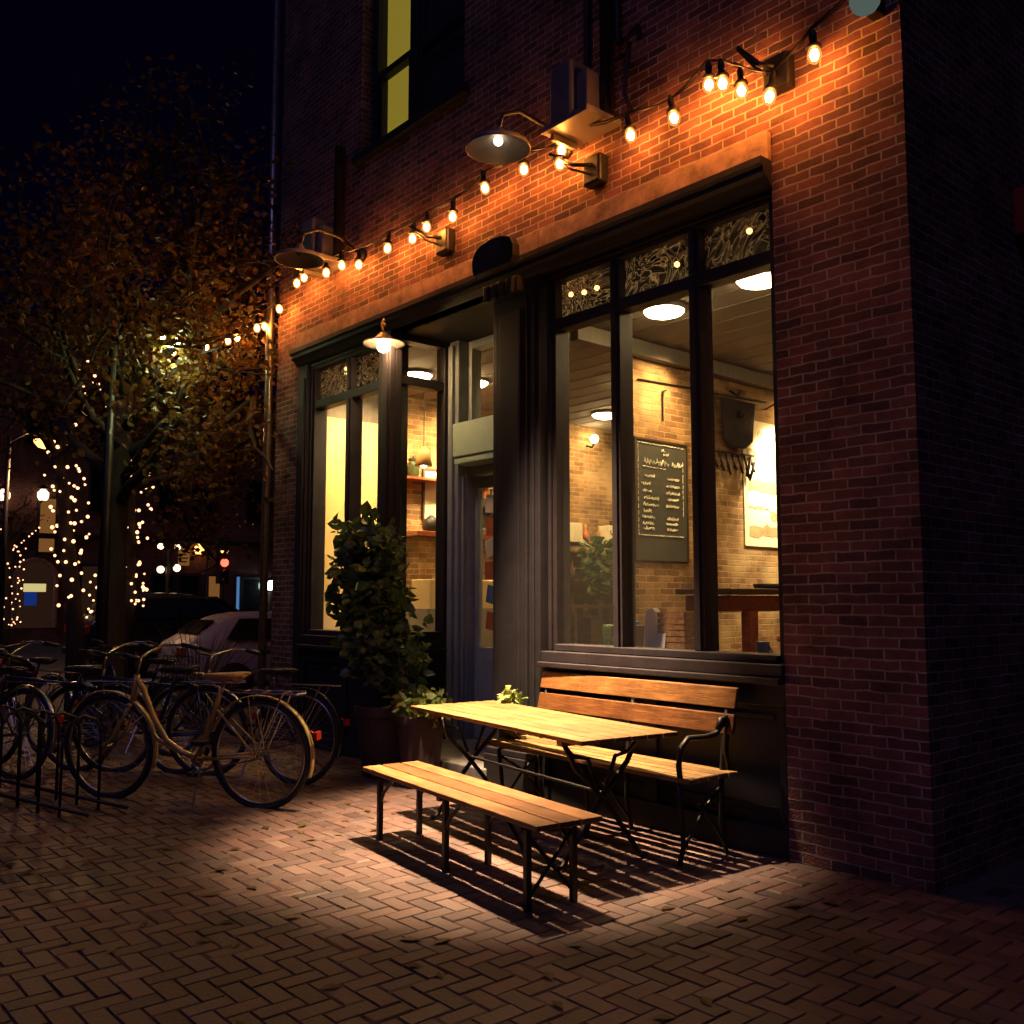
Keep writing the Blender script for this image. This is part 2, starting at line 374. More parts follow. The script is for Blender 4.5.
# cornice mouldings under the lintel
co = MB()
co.prism([(-.115,4.212),(-.115,4.17),(-.09,4.155),(-.09,4.12),(-.06,4.10),(-.02,4.05),(.1,4.05),(.1,4.212)], -9.25, -3.2, lambda p,q,t:(t,p,q))
bp(co, 'cornice', M['frame'])
# shopfront -----------------------------------------------------------------
def window_unit(x0, x1, z0, z1, mull, ztr, yf=.06, dep=.15, name='window'):
    f = MB()
    fr = .07
    f.box(x0, x0+fr, yf, yf+dep, z0, z1); f.box(x1-fr, x1, yf, yf+dep, z0, z1)
    f.box(x0+fr, x1-fr, yf, yf+dep, z1-fr, z1); f.box(x0+fr, x1-fr, yf-.03, yf+dep, z0, z0+.05)
    f.box(x0+fr, x1-fr, yf+.012, yf+dep-.01, ztr-.045, ztr+.045)
    # moulded outer architrave
    f.box(x0+.0, x0+.035, yf-.025, yf, z0, z1); f.box(x1-.035, x1, yf-.025, yf, z0, z1); f.box(x0+.035, x1-.035, yf-.025, yf, z1-.035, z1)
    f.box(x0+.035, x1-.035, yf-.012, yf, z1-.06, z1-.035)
    for m_ in mull:
        for (a, b) in ((z0+.05, ztr-.045), (ztr+.045, z1-fr)):
            f.box(m_-.045, m_+.045, yf, yf+dep-.005, a, b)
            f.box(m_-.02, m_+.02, yf-.018, yf, a, b)
    w = bp(f, name, M['frame'], bevel=.006)
    xs = [x0+fr] + [v for m_ in mull for v in (m_-.045, m_+.045)] + [x1-fr]
    for k in range(0, len(xs), 2):
        bp(MB().box(xs[k], xs[k+1], yf+.07, yf+.076, z0+.05, ztr-.045), 'pane', M['glass'], w)
        bp(MB().box(xs[k], xs[k+1], yf+.07, yf+.076, ztr+.045, z1-fr), 'transom_pane', M['glass_c'], w)
    return w
WR = window_unit(-5.28, -3.2, 1.12, 4.05, [-4.585, -3.865], 3.64)
WL = window_unit(-9.05, -7.60, 1.14, 4.05, [-8.28], 3.60)
# return window of the left bay, facing into the doorway
rf = MB(); xq = -7.36
rf.box(xq-.14, xq, .02, .09, 1.14, 4.05); rf.box(xq-.14, xq, .60, .66, 1.14, 4.05)
rf.box(xq-.14, xq, .09, .60, 1.14, 1.20); rf.box(xq-.14, xq, .09, .60, 3.98, 4.05); rf.box(xq-.13, xq-.01, .09, .60, 3.555, 3.645)
w = bp(rf, 'window', M['frame'], bevel=.006)
bp(MB().box(xq-.075, xq-.069, .09, .60, 1.2, 3.555), 'pane', M['glass'], w)
bp(MB().box(xq-.075, xq-.069, .09, .60, 3.645, 3.98), 'transom_pane', M['glass'], w)
# corner post and pilasters
ps = MB()
ps.box(-7.60, -7.50, -.02, .26, 1.14, 4.05); ps.box(-7.497, -7.36, -.045, .018, 1.14, 4.05); ps.box(-7.47, -7.39, -.06, -.045, 1.2, 4.0)
bp(ps, 'corner_post', M['doorp'] if False else M['frame'], bevel=.006)
pl = MB()
pl.box(-5.86, -5.30, -.03, .26, 0, 4.05); pl.box(-5.80, -5.42, -.06, -.03, .36, 3.9); pl.box(-5.73, -5.49, -.075, -.06, .5, 3.8); pl.box(-5.39,-5.35,-.05,-.03,.36,3.95)
pl.box(-5.9, -5.29, -.09, -.031, 0, .3); pl.box(-5.88, -5.29, -.08, -.031, .302, .35)
pil = bp(pl, 'pilaster', M['riser'], bevel=.008)
cp = MB()
cp.prism([(-5.86,4.12),(-5.40,4.12),(-5.37,4.17),(-5.37,4.26),(-5.41,4.33),(-5.5,4.37),(-5.63,4.385),(-5.76,4.37),(-5.85,4.33),(-5.89,4.26),(-5.89,4.17)], -.24, -.165, lambda p,q,t:(p,t,q))
cp.box(-5.82, -5.42, -.15, -.061, 3.92, 4.045)
for q in range(4): cp.box(-5.80+q*.1, -5.745+q*.1, -.19, -.151, 3.9, 4.03)
bp(cp, 'capital', M['frame'], pil, bevel=.01)
pw = MB(); pw.box(-9.25, -9.05, .0, .26, 0, 4.05); pw.box(-9.22, -9.08, -.02, 0, .3, 3.9)
bp(pw, 'pilaster', M['frame'], bevel=.006)
# stall risers with sunk panels
def riser(x0, x1, n, ztop, name='stall_riser'):
    r = MB(); r.box(x0, x1, .03, .25, 0, ztop)
    w_ = (x1-x0)/n
    r.box(x0, x1, -.01, .03, 0, .17); r.box(x0, x1, -.002, .03, ztop-.13, ztop)
    for k in range(n+1):
        a = x0 + k*w_; s_ = .05
        r.box(max(x0,a-s_), min(x1,a+s_), -.001, .03, .17, ztop-.13)
    for k in range(n):
        a, b = x0+k*w_+.09, x0+(k+1)*w_-.09
        r.box(a, b, .018, .03, .25, .28); r.box(a, b, .018, .03, ztop-.21, ztop-.18)
    return bp(r, name, M['riser'], bevel=.006)
r1 = riser(-5.29, -3.2, 2, 1.0); r2 = riser(-9.05, -7.36, 2, 1.0)
rr_ = MB().box(xq-.24, xq-.02, .252, .66, 0, 1.0); rr_.box(xq-.02, xq+.0, .3, .6, .2, .85)
bp(rr_, 'stall_riser', M['riser'], bevel=.006)
sl = MB(); sl.box(-5.29, -3.2, -.075, .25, 1.002, 1.04); sl.box(-5.29, -3.2, -.03, .25, 1.04, 1.118)
bp(sl, 'sill', M['frame'], bevel=.006)
sl = MB(); sl.box(-9.05, -7.33, -.075, .25, 1.002, 1.04); sl.box(-9.05, -7.36, -.03, .25, 1.04, 1.138); sl.box(xq-.2, xq+.03, .251, .66, 1.002, 1.04); sl.box(xq-.2, xq, .261, .66, 1.04, 1.138)
bp(sl, 'sill', M['frame'], bevel=.006)
# doorway
dj = MB()
dj.box(-7.36, -7.22, .66, .95, .18, 4.05); dj.box(-7.22, -7.185, .74, .95, .18, 2.72); dj.box(-6.42, -6.30, .70, .95, .18, 4.05); dj.box(-6.5,-6.42,.74,.95,.18,2.72)
dj.box(-7.219, -7.19, .70, .739, .3, 2.7); dj.box(-7.34, -7.27, .62, .66, .3, 4.0)
dj.box(-7.22, -6.42, .8, .95, 2.72, 2.80)
bp(dj, 'door_frame', M['doorp'], bevel=.008)
bp(MB().box(-7.21, -6.44, .58, .94, 2.87, 3.20).box(-7.21, -6.44, .6, .94, 2.801, 2.868), 'door_header', M['sign'], bevel=.01)
ff = MB(); ff.box(-7.22, -7.16, .78, .9, 3.2, 4.05); ff.box(-6.48, -6.42, .78, .9, 3.2, 4.05); ff.box(-7.16, -6.48, .78, .9, 3.97, 4.05); ff.box(-7.16, -6.48, .78, .9, 3.2, 3.25)
fan = bp(ff, 'fanlight', M['doorp'], bevel=.006); bp(MB().box(-7.16, -6.48, .83, .836, 3.25, 3.97), 'pane', M['glass'], fan)
dd = MB(); a, b = -7.185, -6.5
dd.box(a, a+.05, .84, .89, .2, 2.7); dd.box(b-.11, b, .84, .89, .2, 2.7); dd.box(a+.05, b-.11, .84, .89, 2.58, 2.7); dd.box(a+.05, b-.11, .84, .89, .2, 1.05)
dd.box(a+.17, b-.17, .825, .84, .35, .95)
door = bp(dd, 'door', M['doorp'], bevel=.006)
bp(MB().box(a+.05, b-.11, .86, .866, 1.05, 2.58), 'pane', M['glass'], door)
bp(MB().tube([(b-.06,.84,1.15),(b-.06,.78,1.15),(b-.06,.78,1.5),(b-.06,.84,1.5)], .011), 'handle', M['chrome'], door, smooth=True)
for k, (zz, mt) in enumerate(((2.42,'paper'),(2.2,'orange_paper'),(2.0,'paper'),(1.78,'orange_paper'),(1.55,'blue_paper'),(1.3,'orange_paper'))):
    Mx = Matrix.Rotation(R(rnd.uniform(-14,14)), 3, 'Y')
    bp(MB().obox((a+.24+rnd.uniform(-.02,.02), .853, zz), (.15,.003,.17), Mx), 'flyer', M[mt], door)
bp(MB().box(-7.36, -5.86, -.12, .95, 0, .18), 'doorstep', M['kerb'], bevel=.012)
bp(MB().box(-7.36, -5.86, -.02, .95, 4.05, 4.21).box(-9.25,-7.36,.3,.34,4.05,4.21).box(-5.86,-3.2,.3,.34,4.05,4.21), 'soffit', M['riser'])
bp(MB().prism([(-5.87,.262),(-6.30,.66),(-6.30,.95),(-6.24,.95),(-6.24,.69),(-5.78,.262)], 0, 4.05, lambda p,q,t:(p,q,t)), 'recess_wall', M['frame'])
# upper window: two sashes, one half covered by a lit blind
uf = MB(); x0, x1, z0, z1 = -8.02, -6.3, 6.02, 8.3
uf.box(x0, x0+.08, .14, .26, z0, z1); uf.box(x1-.08, x1, .14, .26, z0, z1); uf.box(x0+.08, x1-.08, .14, .26, z1-.08, z1); uf.box(x0+.08, x1-.08, .12, .26, z0, z0+.09)
uf.box(-7.36, -7.24, .14, .26, z0+.09, z1-.08)
for (c, d) in ((x0+.08, -7.36), (-7.24, x1-.08)): uf.box(c, d, .15, .24, 6.86, 6.93); uf.box(c, c+.05, .16, .24, z0+.09, 6.86); uf.box(d-.05, d, .16, .24, z0+.09, 6.86)
uw = bp(uf, 'upper_window', M['riser'], bevel=.006)
bp(MB().box(x0+.13, -7.41, .2, .206, z0+.09, 6.86).box(x0+.08, -7.36, .18, .186, 6.93, z1-.08), 'pane', M['glass'], uw)
bp(MB().box(-7.19, x1-.13, .2, .206, z0+.09, 6.86).box(-7.24, x1-.08, .18, .186, 6.93, z1-.08), 'pane', M['glass'], uw)
bp(MB().box(x0+.0, -7.45, .29, .30, z0, z1), 'blind', M['shade_blind'], uw)
bp(MB().box(-7.42, x1, .29, .30, z0, z1), 'curtain', M['cloth'], uw)
bp(MB().box(x0-.08, x1+.08, -.06, .118, 5.93, 6.018), 'upper_sill', M['riser'], bevel=.008)
# interior shell
FZ, CZ = .45, 4.0
bp(MB().box(XL+.2, XR-.32, .95, 8.7, .2, FZ).box(-9.05,-7.6,.26,.949,.2,FZ).box(-5.70,-3.2,.26,.949,.2,FZ), 'interior_floor', M['floor_in'])
cg = MB(); cg.box(XL+.2, XR-.32, .951, 8.7, CZ, CZ+.2); cg.box(XL+.2, -7.37, .345, .95, CZ, CZ+.2); cg.box(-5.77, XR-.32, .345, .95, CZ, CZ+.2)
y = 1.0
while y < 8.6: cg.box(XL+.2, XR-.32, y, y+.012, CZ-.008, CZ-.001); y += .32
bp(cg, 'interior_ceiling', M['ceiling'])
iw = MB(); iw.box(XL+.201, XL+.25, 1.301, 8.69, FZ, CZ); iw.box(XL+.251, XR-.321, 8.6, 8.69, FZ, CZ); iw.box(XR-.38, XR-.321, .33, 8.6, FZ, CZ)
iw.box(-6.14, -6.0, 1.80, 5.6, FZ, CZ)
bp(iw, 'interior_wall', M['brick_in'])
bp(MB().box(XL+.201, XL+.26, .33, 1.3, FZ, 3.6), 'plaster_wall', M['plaster'])
bp(MB().box(XL+.201, XL+.262, .33, 1.3, 3.6, CZ), 'plaster_bulkhead', M['ceiling'])
bp(MB().box(-6.16, -5.98, 1.70, 1.798, FZ, CZ), 'partition_post', M['doorp'], bevel=.005)
bp(MB().box(-5.999, -5.9, 1.0, 5.6, CZ-.16, CZ-.01), 'ceiling_beam', M['ceiling'], bevel=.005)
bp(MB().box(-5.2, -3.25, .27, .62, 1.09, 1.115), 'window_shelf', M['doorp'])

# drainpipe on the corner
dp = thing('drainpipe', 'pale metal drainpipe running down the left corner of the brick building', 'drainpipe', (-9.83, -.06, 0))
MB().tube([(0,0,.3),(0,0,8.8)], .045, 12).tube([(0,0,.3),(-.03,-.04,.16),(-.1,-.1,.1)], .045, 12).build('pipe', M['steel'], dp, smooth=True)
for z in (.9, 2.6, 4.3, 6.0): MB().box(-.06,.08,-.03,.06,z,z+.05).build('bracket', M['iron'], dp)

# ------------------------------------------------------------------ lamps, cables and boxes on the facade
BULBS = [(-2.79, 4.66), (-3.07, 4.51), (-3.29, 4.65), (-3.41, 4.74), (-3.54, 4.8), (-3.8, 4.67), (-4.21, 4.72), (-4.9, 4.87), (-4.92, 4.77), (-5.31, 4.86), (-5.77, 4.86), (-6.23, 4.77), (-6.58, 4.78), (-6.84, 4.76), (-7.23, 4.78), (-7.76, 4.77), (-8.03, 4.83), (-8.34, 4.84), (-8.8, 4.91), (-8.96, 4.89), (-9.41, 4.72), (-9.76, 4.6), (-9.94, 4.62), (-10.44, 4.61), (-10.67, 4.62), (-11.12, 4.53), (-11.35, 4.68), (-12.37, 4.82)]
YB = -.18
SO = (-6.0, YB, 4.6)
sl_ = thing('string_lights', 'string of bare glowing bulbs hung along the brick facade above the windows', 'string lights', SO)
sock = MB().lathe([(.04,.03),(.036,.04),(.024,.05),(.019,.055),(.017,.05),(.019,.1),(.013,.115),(.006,.13)], n=10)  # flared skirt added to block bulb light going up the wall
glob = MB().lathe([(1e-6,-.052),(.014,-.049),(.027,-.038),(.034,-.02),(.035,-.004),(.03,.016),(.02,.034),(.014,.046)], n=14)
core = MB().lathe([(1e-6,-.036),(.014,-.03),(.021,-.014),(.021,.0),(.014,.016),(1e-6,.024)], n=12)
b0 = None
for k, (x, z) in enumerate(BULBS):
    yy = rnd.uniform(-.02,.02)
    if b0 is None:
        b0 = glob.build('bulb', M['bulb_halo_glass'], sl_, smooth=True); b0.scale = (1.2,)*3; core.build('filament', M['bulb'], b0, smooth=True); s0 = sock.build('socket', M['iron'], b0, smooth=True); o = b0
    else: o = copy_tree(b0, sl_)
    o.location = (x-SO[0], yy, z-SO[2]); o.rotation_euler = (rnd.uniform(-.15,.15), rnd.uniform(-.2,.2), 0)
cab = []
anch = [(-2.38,4.85)] + sorted(BULBS, key=lambda p: -p[0]) + [(-12.3,4.9)]
for (xa, za), (xb, zb) in zip(anch, anch[1:]):
    for t in (0,.33,.66):
        cab.append(((xa*(1-t)+xb*t)-SO[0], .0, (za*(1-t)+zb*t)+.155-SO[2]-.03*math.sin(math.pi*t)*min(1,abs(xb-xa)*2)))
cb = MB().tube(cab, .007, 6)
cb.tube([(p[0], p[1]+.015+.01*math.sin(i*1.7), p[2]+.012*math.cos(i*1.3)) for i, p in enumerate(cab)], .005, 5)
cb.build('cable', M['iron'], sl_, smooth=True)

def bracket(x, z, label, dx=-.35):
    t = thing('wall_bracket', label, 'bracket', (x, 0, z), 0, 'iron brackets carrying the bulb string')
    MB().box(-.09,.09,-.1,0,-.12,.1).build('mount', M['iron'], t, bevel=.02)
    MB().tube([(0,-.1,.02),(dx*.4,-.14,.06),(dx,-.18,.2)], .016).tube([(0,-.1,-.05),(dx*.5,-.14,.04),(dx,-.18,.19)], .01).build('arm', M['iron'], t, smooth=True)
bracket(-4.66, 4.66, 'black iron bracket on bricks above the widest window, nearest the two touching bulbs')
bracket(-6.5, 4.66, 'black iron bracket on bricks above the doorway, right of the round white shade')
bracket(-3.1, 4.72, 'black iron bracket on bricks above the right window edge, under four bulbs', -.2)

def gooseneck(x, label, lit):
    t = thing('barn_lamp', label, 'wall lamp', (x, 0, 4.95), 0, 'gooseneck lamps over the shopfront')
    MB().lathe([(.07,0),(.07,.03),(.02,.04)], (0,-.0,0), 16, Matrix.Rotation(R(90),3,'X')).build('wall_plate', M['iron'], t, smooth=True)
    MB().tube([(0,-.03,0),(0,-.25,.12),(0,-.5,.14),(0,-.66,.06),(0,-.7,-.08)], .016).build('arm', M['iron'], t, smooth=True)
    sh = MB().lathe([(.03,.0),(.05,-.05),(.1,-.08),(.22,-.12),(.235,-.16),(.225,-.16),(.205,-.125),(.09,-.09),(.03,-.06)], (0,-.7,-.06), 28)
    s_ = sh.build('lamp_shade', M['white_metal'], t, smooth=True)
    bm_ = emit('spot_bulb_glow', (1,.8,.5), 9) if lit else M['white_metal']
    MB().ball((0,-.7,-.155), .034).build('bulb', bm_, s_, smooth=True)
    return t
gn = gooseneck(-5.0, 'lit round white gooseneck lamp on the bricks above the doorway and table', True)
gooseneck(-7.95, 'unlit round white gooseneck lamp over the left bay window', False)
sp = light('table_spot', 'SPOT', (0,-.7,-.26), 9500, (1,.67,.36), gn, spot_size=R(48), spot_blend=1.0, shadow_soft_size=.08)
aim(sp, (.05,-.02,-1))

def cabinet(x, label, pipes):
    t = thing('wall_cabinet', label, 'equipment box', (x, 0, 4.98), 0, 'pale equipment boxes on the upper bricks')
    MB().box(-.17,.06,-.3,-.04,0,.46).build('housing', M['white_metal'], t, bevel=.02)
    MB().box(.075,.19,-.26,-.05,.03,.34).build('housing', M['white_metal'], t, bevel=.015)
    MB().box(-.2,.28,-.36,0,-.05,-.004).box(-.16,-.12,-.3,-.05,-.1,-.052).build('tray', M['white_metal'], t, bevel=.006)
    p = MB().box(.2,.25,-.14,-.04,0,1.2)
    if pipes:
        p.tube([(.3,-.05,1.1),(.3,-.05,.55),(.42,-.12,.48),(.62,-.2,.46),(.68,-.24,.3)], .022).tube([(.45,-.1,.46),(.42,-.12,.1),(.46,-.1,-.04)], .018)
        p.tube([(.0,-.06,.5),(.0,-.06,1.2)], .03)
    p.build('conduit', M['iron'], t, smooth=False)
cabinet(-4.72, 'pale equipment box with black pipes on dark bricks above the right window', True)
cabinet(-8.5, 'pale equipment box on dark bricks above the left bay window', False)

gl = thing('globe_lamp', 'dim round globe lamp high on the right corner of the brick wall', 'wall lamp', (-2.47, 0, 4.83))
MB().box(-.04,.04,-.1,0,-.05,.05).build('mount', M['iron'], gl, bevel=.01)
MB().ball((0,-.16,0), .085, 18).build('globe', M['teal_glow'], gl, smooth=True)
al = thing('alarm_box', 'small red alarm box on the dark side wall of the building', 'alarm', (XR, 1.55, 4.0))
MB().box(.0,.1,-.12,.12,-.16,.16).build('case', M['red_paint'], al, bevel=.02)
MB().lathe([(.08,0),(.07,.04),(.02,.06)], (.1,0,0), 16, Matrix.Rotation(R(90),3,'Y')).build('bell', M['red_paint'], al, smooth=True)

# entrance lamp over the doorway
el_ = thing('entrance_lamp', 'lit lamp with flat shade hanging at the doorway corner post', 'wall lamp', (-7.3, -.16, 3.86))
MB().tube([(0,0,.26),(-.01,-.02,.2),(.01,-.02,.15),(0,0,.12)], .012).ball((0,0,.2),.022).build('stem', M['gold'], el_, smooth=True)
s_ = MB().lathe([(.03,.13),(.06,.1),(.1,.06),(.19,.03),(.2,.015),(.18,.025),(.06,.07)], n=24).build('lamp_shade', M['steel'], el_, smooth=True)
MB().ball((0,0,.0), .062, 16).build('bulb', emit('entrance_glow', (1,.6,.24), 300), s_, smooth=True)

# ------------------------------------------------------------------ inside the cafe
def dome(x, y, label):
    t = thing('ceiling_lamp', label, 'ceiling lamp', (x, y, CZ), 0, 'round ceiling lamps in the cafe')
    MB().lathe([(.19,-.0),(.19,-.03),(.175,-.035)], n=28).build('rim', M['white_metal'], t, smooth=True)
    MB().lathe([(.172,-.036),(.15,-.06),(.09,-.08),(1e-5,-.088)][::-1], n=28).build('diffuser', M['dome'], t, smooth=True)
dome(-5.12, 1.26, 'round glowing ceiling lamp seen through the middle light of the right window')
dome(-8.42, 1.0, 'large round glowing ceiling lamp at the top of the bay return window')
dome(-4.12, 1.2, 'round glowing ceiling lamp seen at the top right of the right window')
dome(-4.2, 3.6, 'round glowing ceiling lamp deep in the room behind the right window')
dome(-8.3, 1.7, 'unseen ceiling lamp added to light the room behind the doorway glass')  # this and the next two are unseen lamps added to light the back room
dome(-8.6, 4.2, 'unseen ceiling lamp added above the shelves at the back of the cafe')
dome(-7.2, 3.2, 'unseen ceiling lamp added behind the fanlight over the door')
for (x, y, lb) in ((-5.5,2.3,'small recessed spotlight in the ceiling above the chalkboard'),(-5.4,4.75,'small recessed spotlight in the ceiling beyond the bright poster')):
    t = thing('recessed_light', lb, 'ceiling lamp', (x, y, CZ-.01)); MB().lathe([(.07,0),(.07,-.02),(.045,-.012)], n=16).build('rim', M['white_metal'], t)
    MB().lathe([(.001,-.014),(.043,-.013)], n=16).build('lens', M['warmwhite'], t)
    aim(light('wash_light', 'SPOT', (0,0,-.03), 230, (1,.62,.24), t, spot_size=R(110), spot_blend=.9, shadow_soft_size=.04), (-.45,-.25,-1))
# added bulbs behind the transom panes, standing in for bulb reflections in the glass
def reflection_string(label, pts, x):
    t = thing('reflection_bulbs', label, 'string lights', (x, .33, 3.9), 0, 'bulbs imitating reflections in the transoms')
    g_ = MB().ball((0,0,0), .021, 10); o = None; c_ = []
    for (a, z) in pts:
        o = g_.build('bulb', M['reflection_bulb'], t, smooth=True) if o is None else (lambda q: (COL.objects.link(q), q)[1])(o.copy())
        o.parent = t; o.location = (a-x, 0, z-3.9); c_.append((a-x, 0, z-3.9+.035))
    c_ = [(c_[0][0]-.1,0,4.0-3.9)] + c_ + [(c_[-1][0]+.1,0,4.0-3.9)]
    MB().tube(c_, .004, 5).build('cable', M['iron'], t)
reflection_string('small warm bulbs imitating reflections in the two left transoms of the right window', [(-5.31, 3.96), (-5.16, 3.94), (-5.02, 3.94), (-4.8, 4.17), (-4.22, 3.91)], -4.9)
reflection_string('three small warm bulbs imitating reflections in the right end transom', [(-3.89, 4.18), (-3.79, 4.1), (-3.6, 3.97)], -3.9)
reflection_string('two small warm bulbs imitating reflections in the left bay transom', [(-8.79, 4.0), (-8.49, 4.0)], -8.6)
for (x, y, dx, lb) in ((-8.75,.75,-.5,'added ceiling spotlight washing the yellow wall just inside the left bay window'),(-8.7,2.0,-.6,'added ceiling spotlight washing the wall over the service counter'),(-8.6,4.4,-.6,'added ceiling spotlight washing the wall over the back shelves')):  # wash spotlights added to brighten the left walls
    t = thing('recessed_light', lb, 'ceiling lamp', (x, y, CZ-.01)); MB().lathe([(.07,0),(.07,-.02),(.045,-.012)], n=16).build('rim', M['white_metal'], t)
    MB().lathe([(.001,-.014),(.043,-.013)], n=16).build('lens', M['warmwhite'], t)
    aim(light('wash_light', 'SPOT', (0,0,-.03), 420 if y < 3 else 260, (1,.66,.27), t, spot_size=R(115), spot_blend=.9, shadow_soft_size=.04), (dx,.1,-1))
# picture light on the poster
pt = thing('poster', 'large pale poster with rows of brown figures on the brick wall', 'poster', (-6.0, 3.95, 2.1))
MB().box(.001,.012,-.36,.5,-.02,1.36).build('sheet', M['paper'], pt)
ink = MB()
for (y0, y1, z0, z1) in ((-.3,.45,.85,1.08),(-.28,.45,.55,.74),(-.28,.1,.36,.44),(.12,.45,.26,.4),(-.28,.45,.06,.24),(-.1,.2,1.14,1.26)):
    n = 9; up_ = [(y0+(y1-y0)*k/n, z1-rnd.uniform(0,.05)) for k in range(n+1)]; dn_ = [(y1-(y1-y0)*k/n, z0+rnd.uniform(0,.05)) for k in range(n+1)]
    ink.prism(up_+dn_, .0125, .014, lambda p,q,t:(t,p,q))
ink.build('figures', M['print'], pt)
pl_ = thing('picture_light', 'slim picture light on a curved arm over the bright poster', 'picture light', (-6.0, 3.95, 3.62))
MB().tube([(0,.1,.0),(.2,.1,.08),(.38,.1,.0)], .01).tube([(.38,-.15,-.01),(.38,.35,-.01)], .03).build('arm', M['iron'], pl_, smooth=True)
s = light('poster_spot', 'SPOT', (.4,.1,-.06), 950, (1,.74,.36), pl_, spot_size=R(92), spot_blend=.8, shadow_soft_size=.05); aim(s, (-.5,.22,-1))
# chalkboard
cbt = thing('chalkboard', 'tall grey chalkboard menu with pale handwriting beside the window mullion', 'chalkboard', (-6.0, 1.84, 1.88))
MB().box(.0,.022,0,.76,0,1.16).build('slate', M['board'], cbt)
MB().box(.0,.03,-.02,0,-.01,1.18).box(.0,.03,.76,.78,-.01,1.18).box(0,.03,0,.76,1.16,1.18).build('frame', M['darkwood'], cbt)
ck = MB(); rc = random.Random(3)
def scribble(y0, z0, wd, h, r=.0045):
    n = max(4, int(wd/h*5)); pts = []
    for k in range(n+1):
        pts.append((.0265, y0+wd*k/n+rc.uniform(-.2,.2)*h, z0+h*(.5+.5*math.sin(k*2.1+rc.uniform(-.7,.7)))*rc.uniform(.5,1)))
    ck.tube(pts, r, 4)
def dashes(a, b, n):
    for k in range(n):
        t0, t1 = k/n, (k+rc.uniform(.55,.95))/n
        ck.tube([(.0265, a[0]+(b[0]-a[0])*t+rc.uniform(-.004,.004), a[1]+(b[1]-a[1])*t+rc.uniform(-.004,.004)) for t in (t0,(t0+t1)/2,t1)], .004, 4)
dashes((.03,1.13),(.73,1.13),13); dashes((.03,.24),(.7,.24),20); dashes((.03,.24),(.03,1.13),14); dashes((.7,.45),(.7,1.0),10)
scribble(.36,1.06,.06,.05); scribble(.40,1.03,.08,.03)
scribble(.12,.93,.36,.075,.006); scribble(.53,.93,.16,.06,.006); dashes((.1,.905),(.45,.9),7)
for k, z in enumerate((.8,.72,.655,.585,.52,.455,.40,.34,.29)):
    scribble(.07+rc.uniform(0,.06), z, rc.uniform(.1,.24), .04); 
    if k != 5: scribble(.43+rc.uniform(0,.04), z+rc.uniform(-.01,.01), rc.uniform(.14,.22), .035)
ck.build('handwriting', M['chalk'], cbt)
# banner and hook rail
bn = thing('cloth_banner', 'dark brown tapering cloth hanging from a rod on the brick wall', 'banner', (-5.9, 3.35, 3.1))
MB().prism([(-.3,.5),(.36,.52),(.3,.1),(.12,.0),(-.12,0),(-.2,.06)], -.01, .012, lambda p,q,t:(t+.02*math.sin(p*14),p,q)).ball((.03,.05,.37),.05).build('cloth', M['cloth'], bn)
MB().tube([(0,-.4,.53),(0,.55,.56)], .012).tube([(0,-.1,.6),(.02,0,.56),(0,.1,.62)],.014).build('rod', M['iron'], bn, smooth=True)
hk = thing('hook_rail', 'black rail of hooks hung with utensils under the brown cloth', 'hook rail', (-5.98, 3.3, 2.92))
r_ = MB().tube([(.02,-.35,.12),(.02,.45,.14)], .012)
for k in range(7):
    yy = -.3+k*.11; r_.tube([(.03,yy,.12),(.05,yy+.01,.02),(.06,yy+.04,-.05-.03*(k % 3)),(.04,yy+.02,-.01)], .013)
r_.tube([(.05,.34,.1),(.06,.25,-.1),(.06,.3,-.14),(.06,.4,.06)], .016)
r_.build('rail', M['iron'], hk, smooth=True)
cd = thing('wall_conduit', 'thin dark conduit crossing the brick wall above the chalkboard', 'conduit', (-6.0, 2.2, 3.2))
MB().tube([(.015,-.3,.43),(.015,.75,.47)], .008, 6).tube([(.015,.06,.06),(.015,.06,.36),(.015,.12,.38)], .008, 6).build('pipe', M['iron'], cd)
# bar table with a bench in front of the poster wall
bt = thing('bar_table', 'red brown bar table behind the right window pane', 'table', (-5.15, 2.6, FZ))
MB().box(-.3,.3,-.85,1.0,1.1,1.15).build('table_top', M['darkwood'], bt, bevel=.008)
MB().box(-.24,.24,-.78,.92,.95,1.09).build('apron', M['redwood'], bt)
for (x, y) in ((-.24,-.5),(.24,-.5),(-.24,.86),(.24,.86)): MB().box(x-.045,x+.045,y-.06,y+.06,0,.949).build('leg', M['redwood'], bt)
MB().box(-.2,.2,-.44,.8,.3,.36).build('stretcher', M['redwood'], bt)
t = thing('tray', 'dark flat tray lying on the red brown bar table', 'tray', (-5.15, 2.85, FZ+1.151))
MB().lathe([(.17,0),(.19,.012),(.2,.05),(.19,.05),(.175,.018),(.001,.012)], n=20).build('dish', M['iron'], t, smooth=True)
for k, (x, y) in enumerate(((-4.5,2.2),(-4.45,3.0))):
    t = thing('bar_stool', ('red wooden stool at the near end of the bar table','red wooden stool at the far end of the bar table')[k], 'stool', (x, y, FZ))
    MB().lathe([(.001,.70),(.17,.7),(.18,.72),(.17,.745),(.001,.75)], n=20).build('seat', M['redwood'], t)
    for a in range(4):
        c, s_ = math.cos(a*math.pi/2+.78), math.sin(a*math.pi/2+.78)
        MB().tube([(c*.12,s_*.12,.7),(c*.19,s_*.19,0)], .018).build('leg', M['redwood'], t)
    MB().tube([(math.cos(a)*.165,math.sin(a)*.165,.25) for a in [k_*math.pi/4 for k_ in range(8)]], .01, 6, True).build('foot_ring', M['iron'], t)
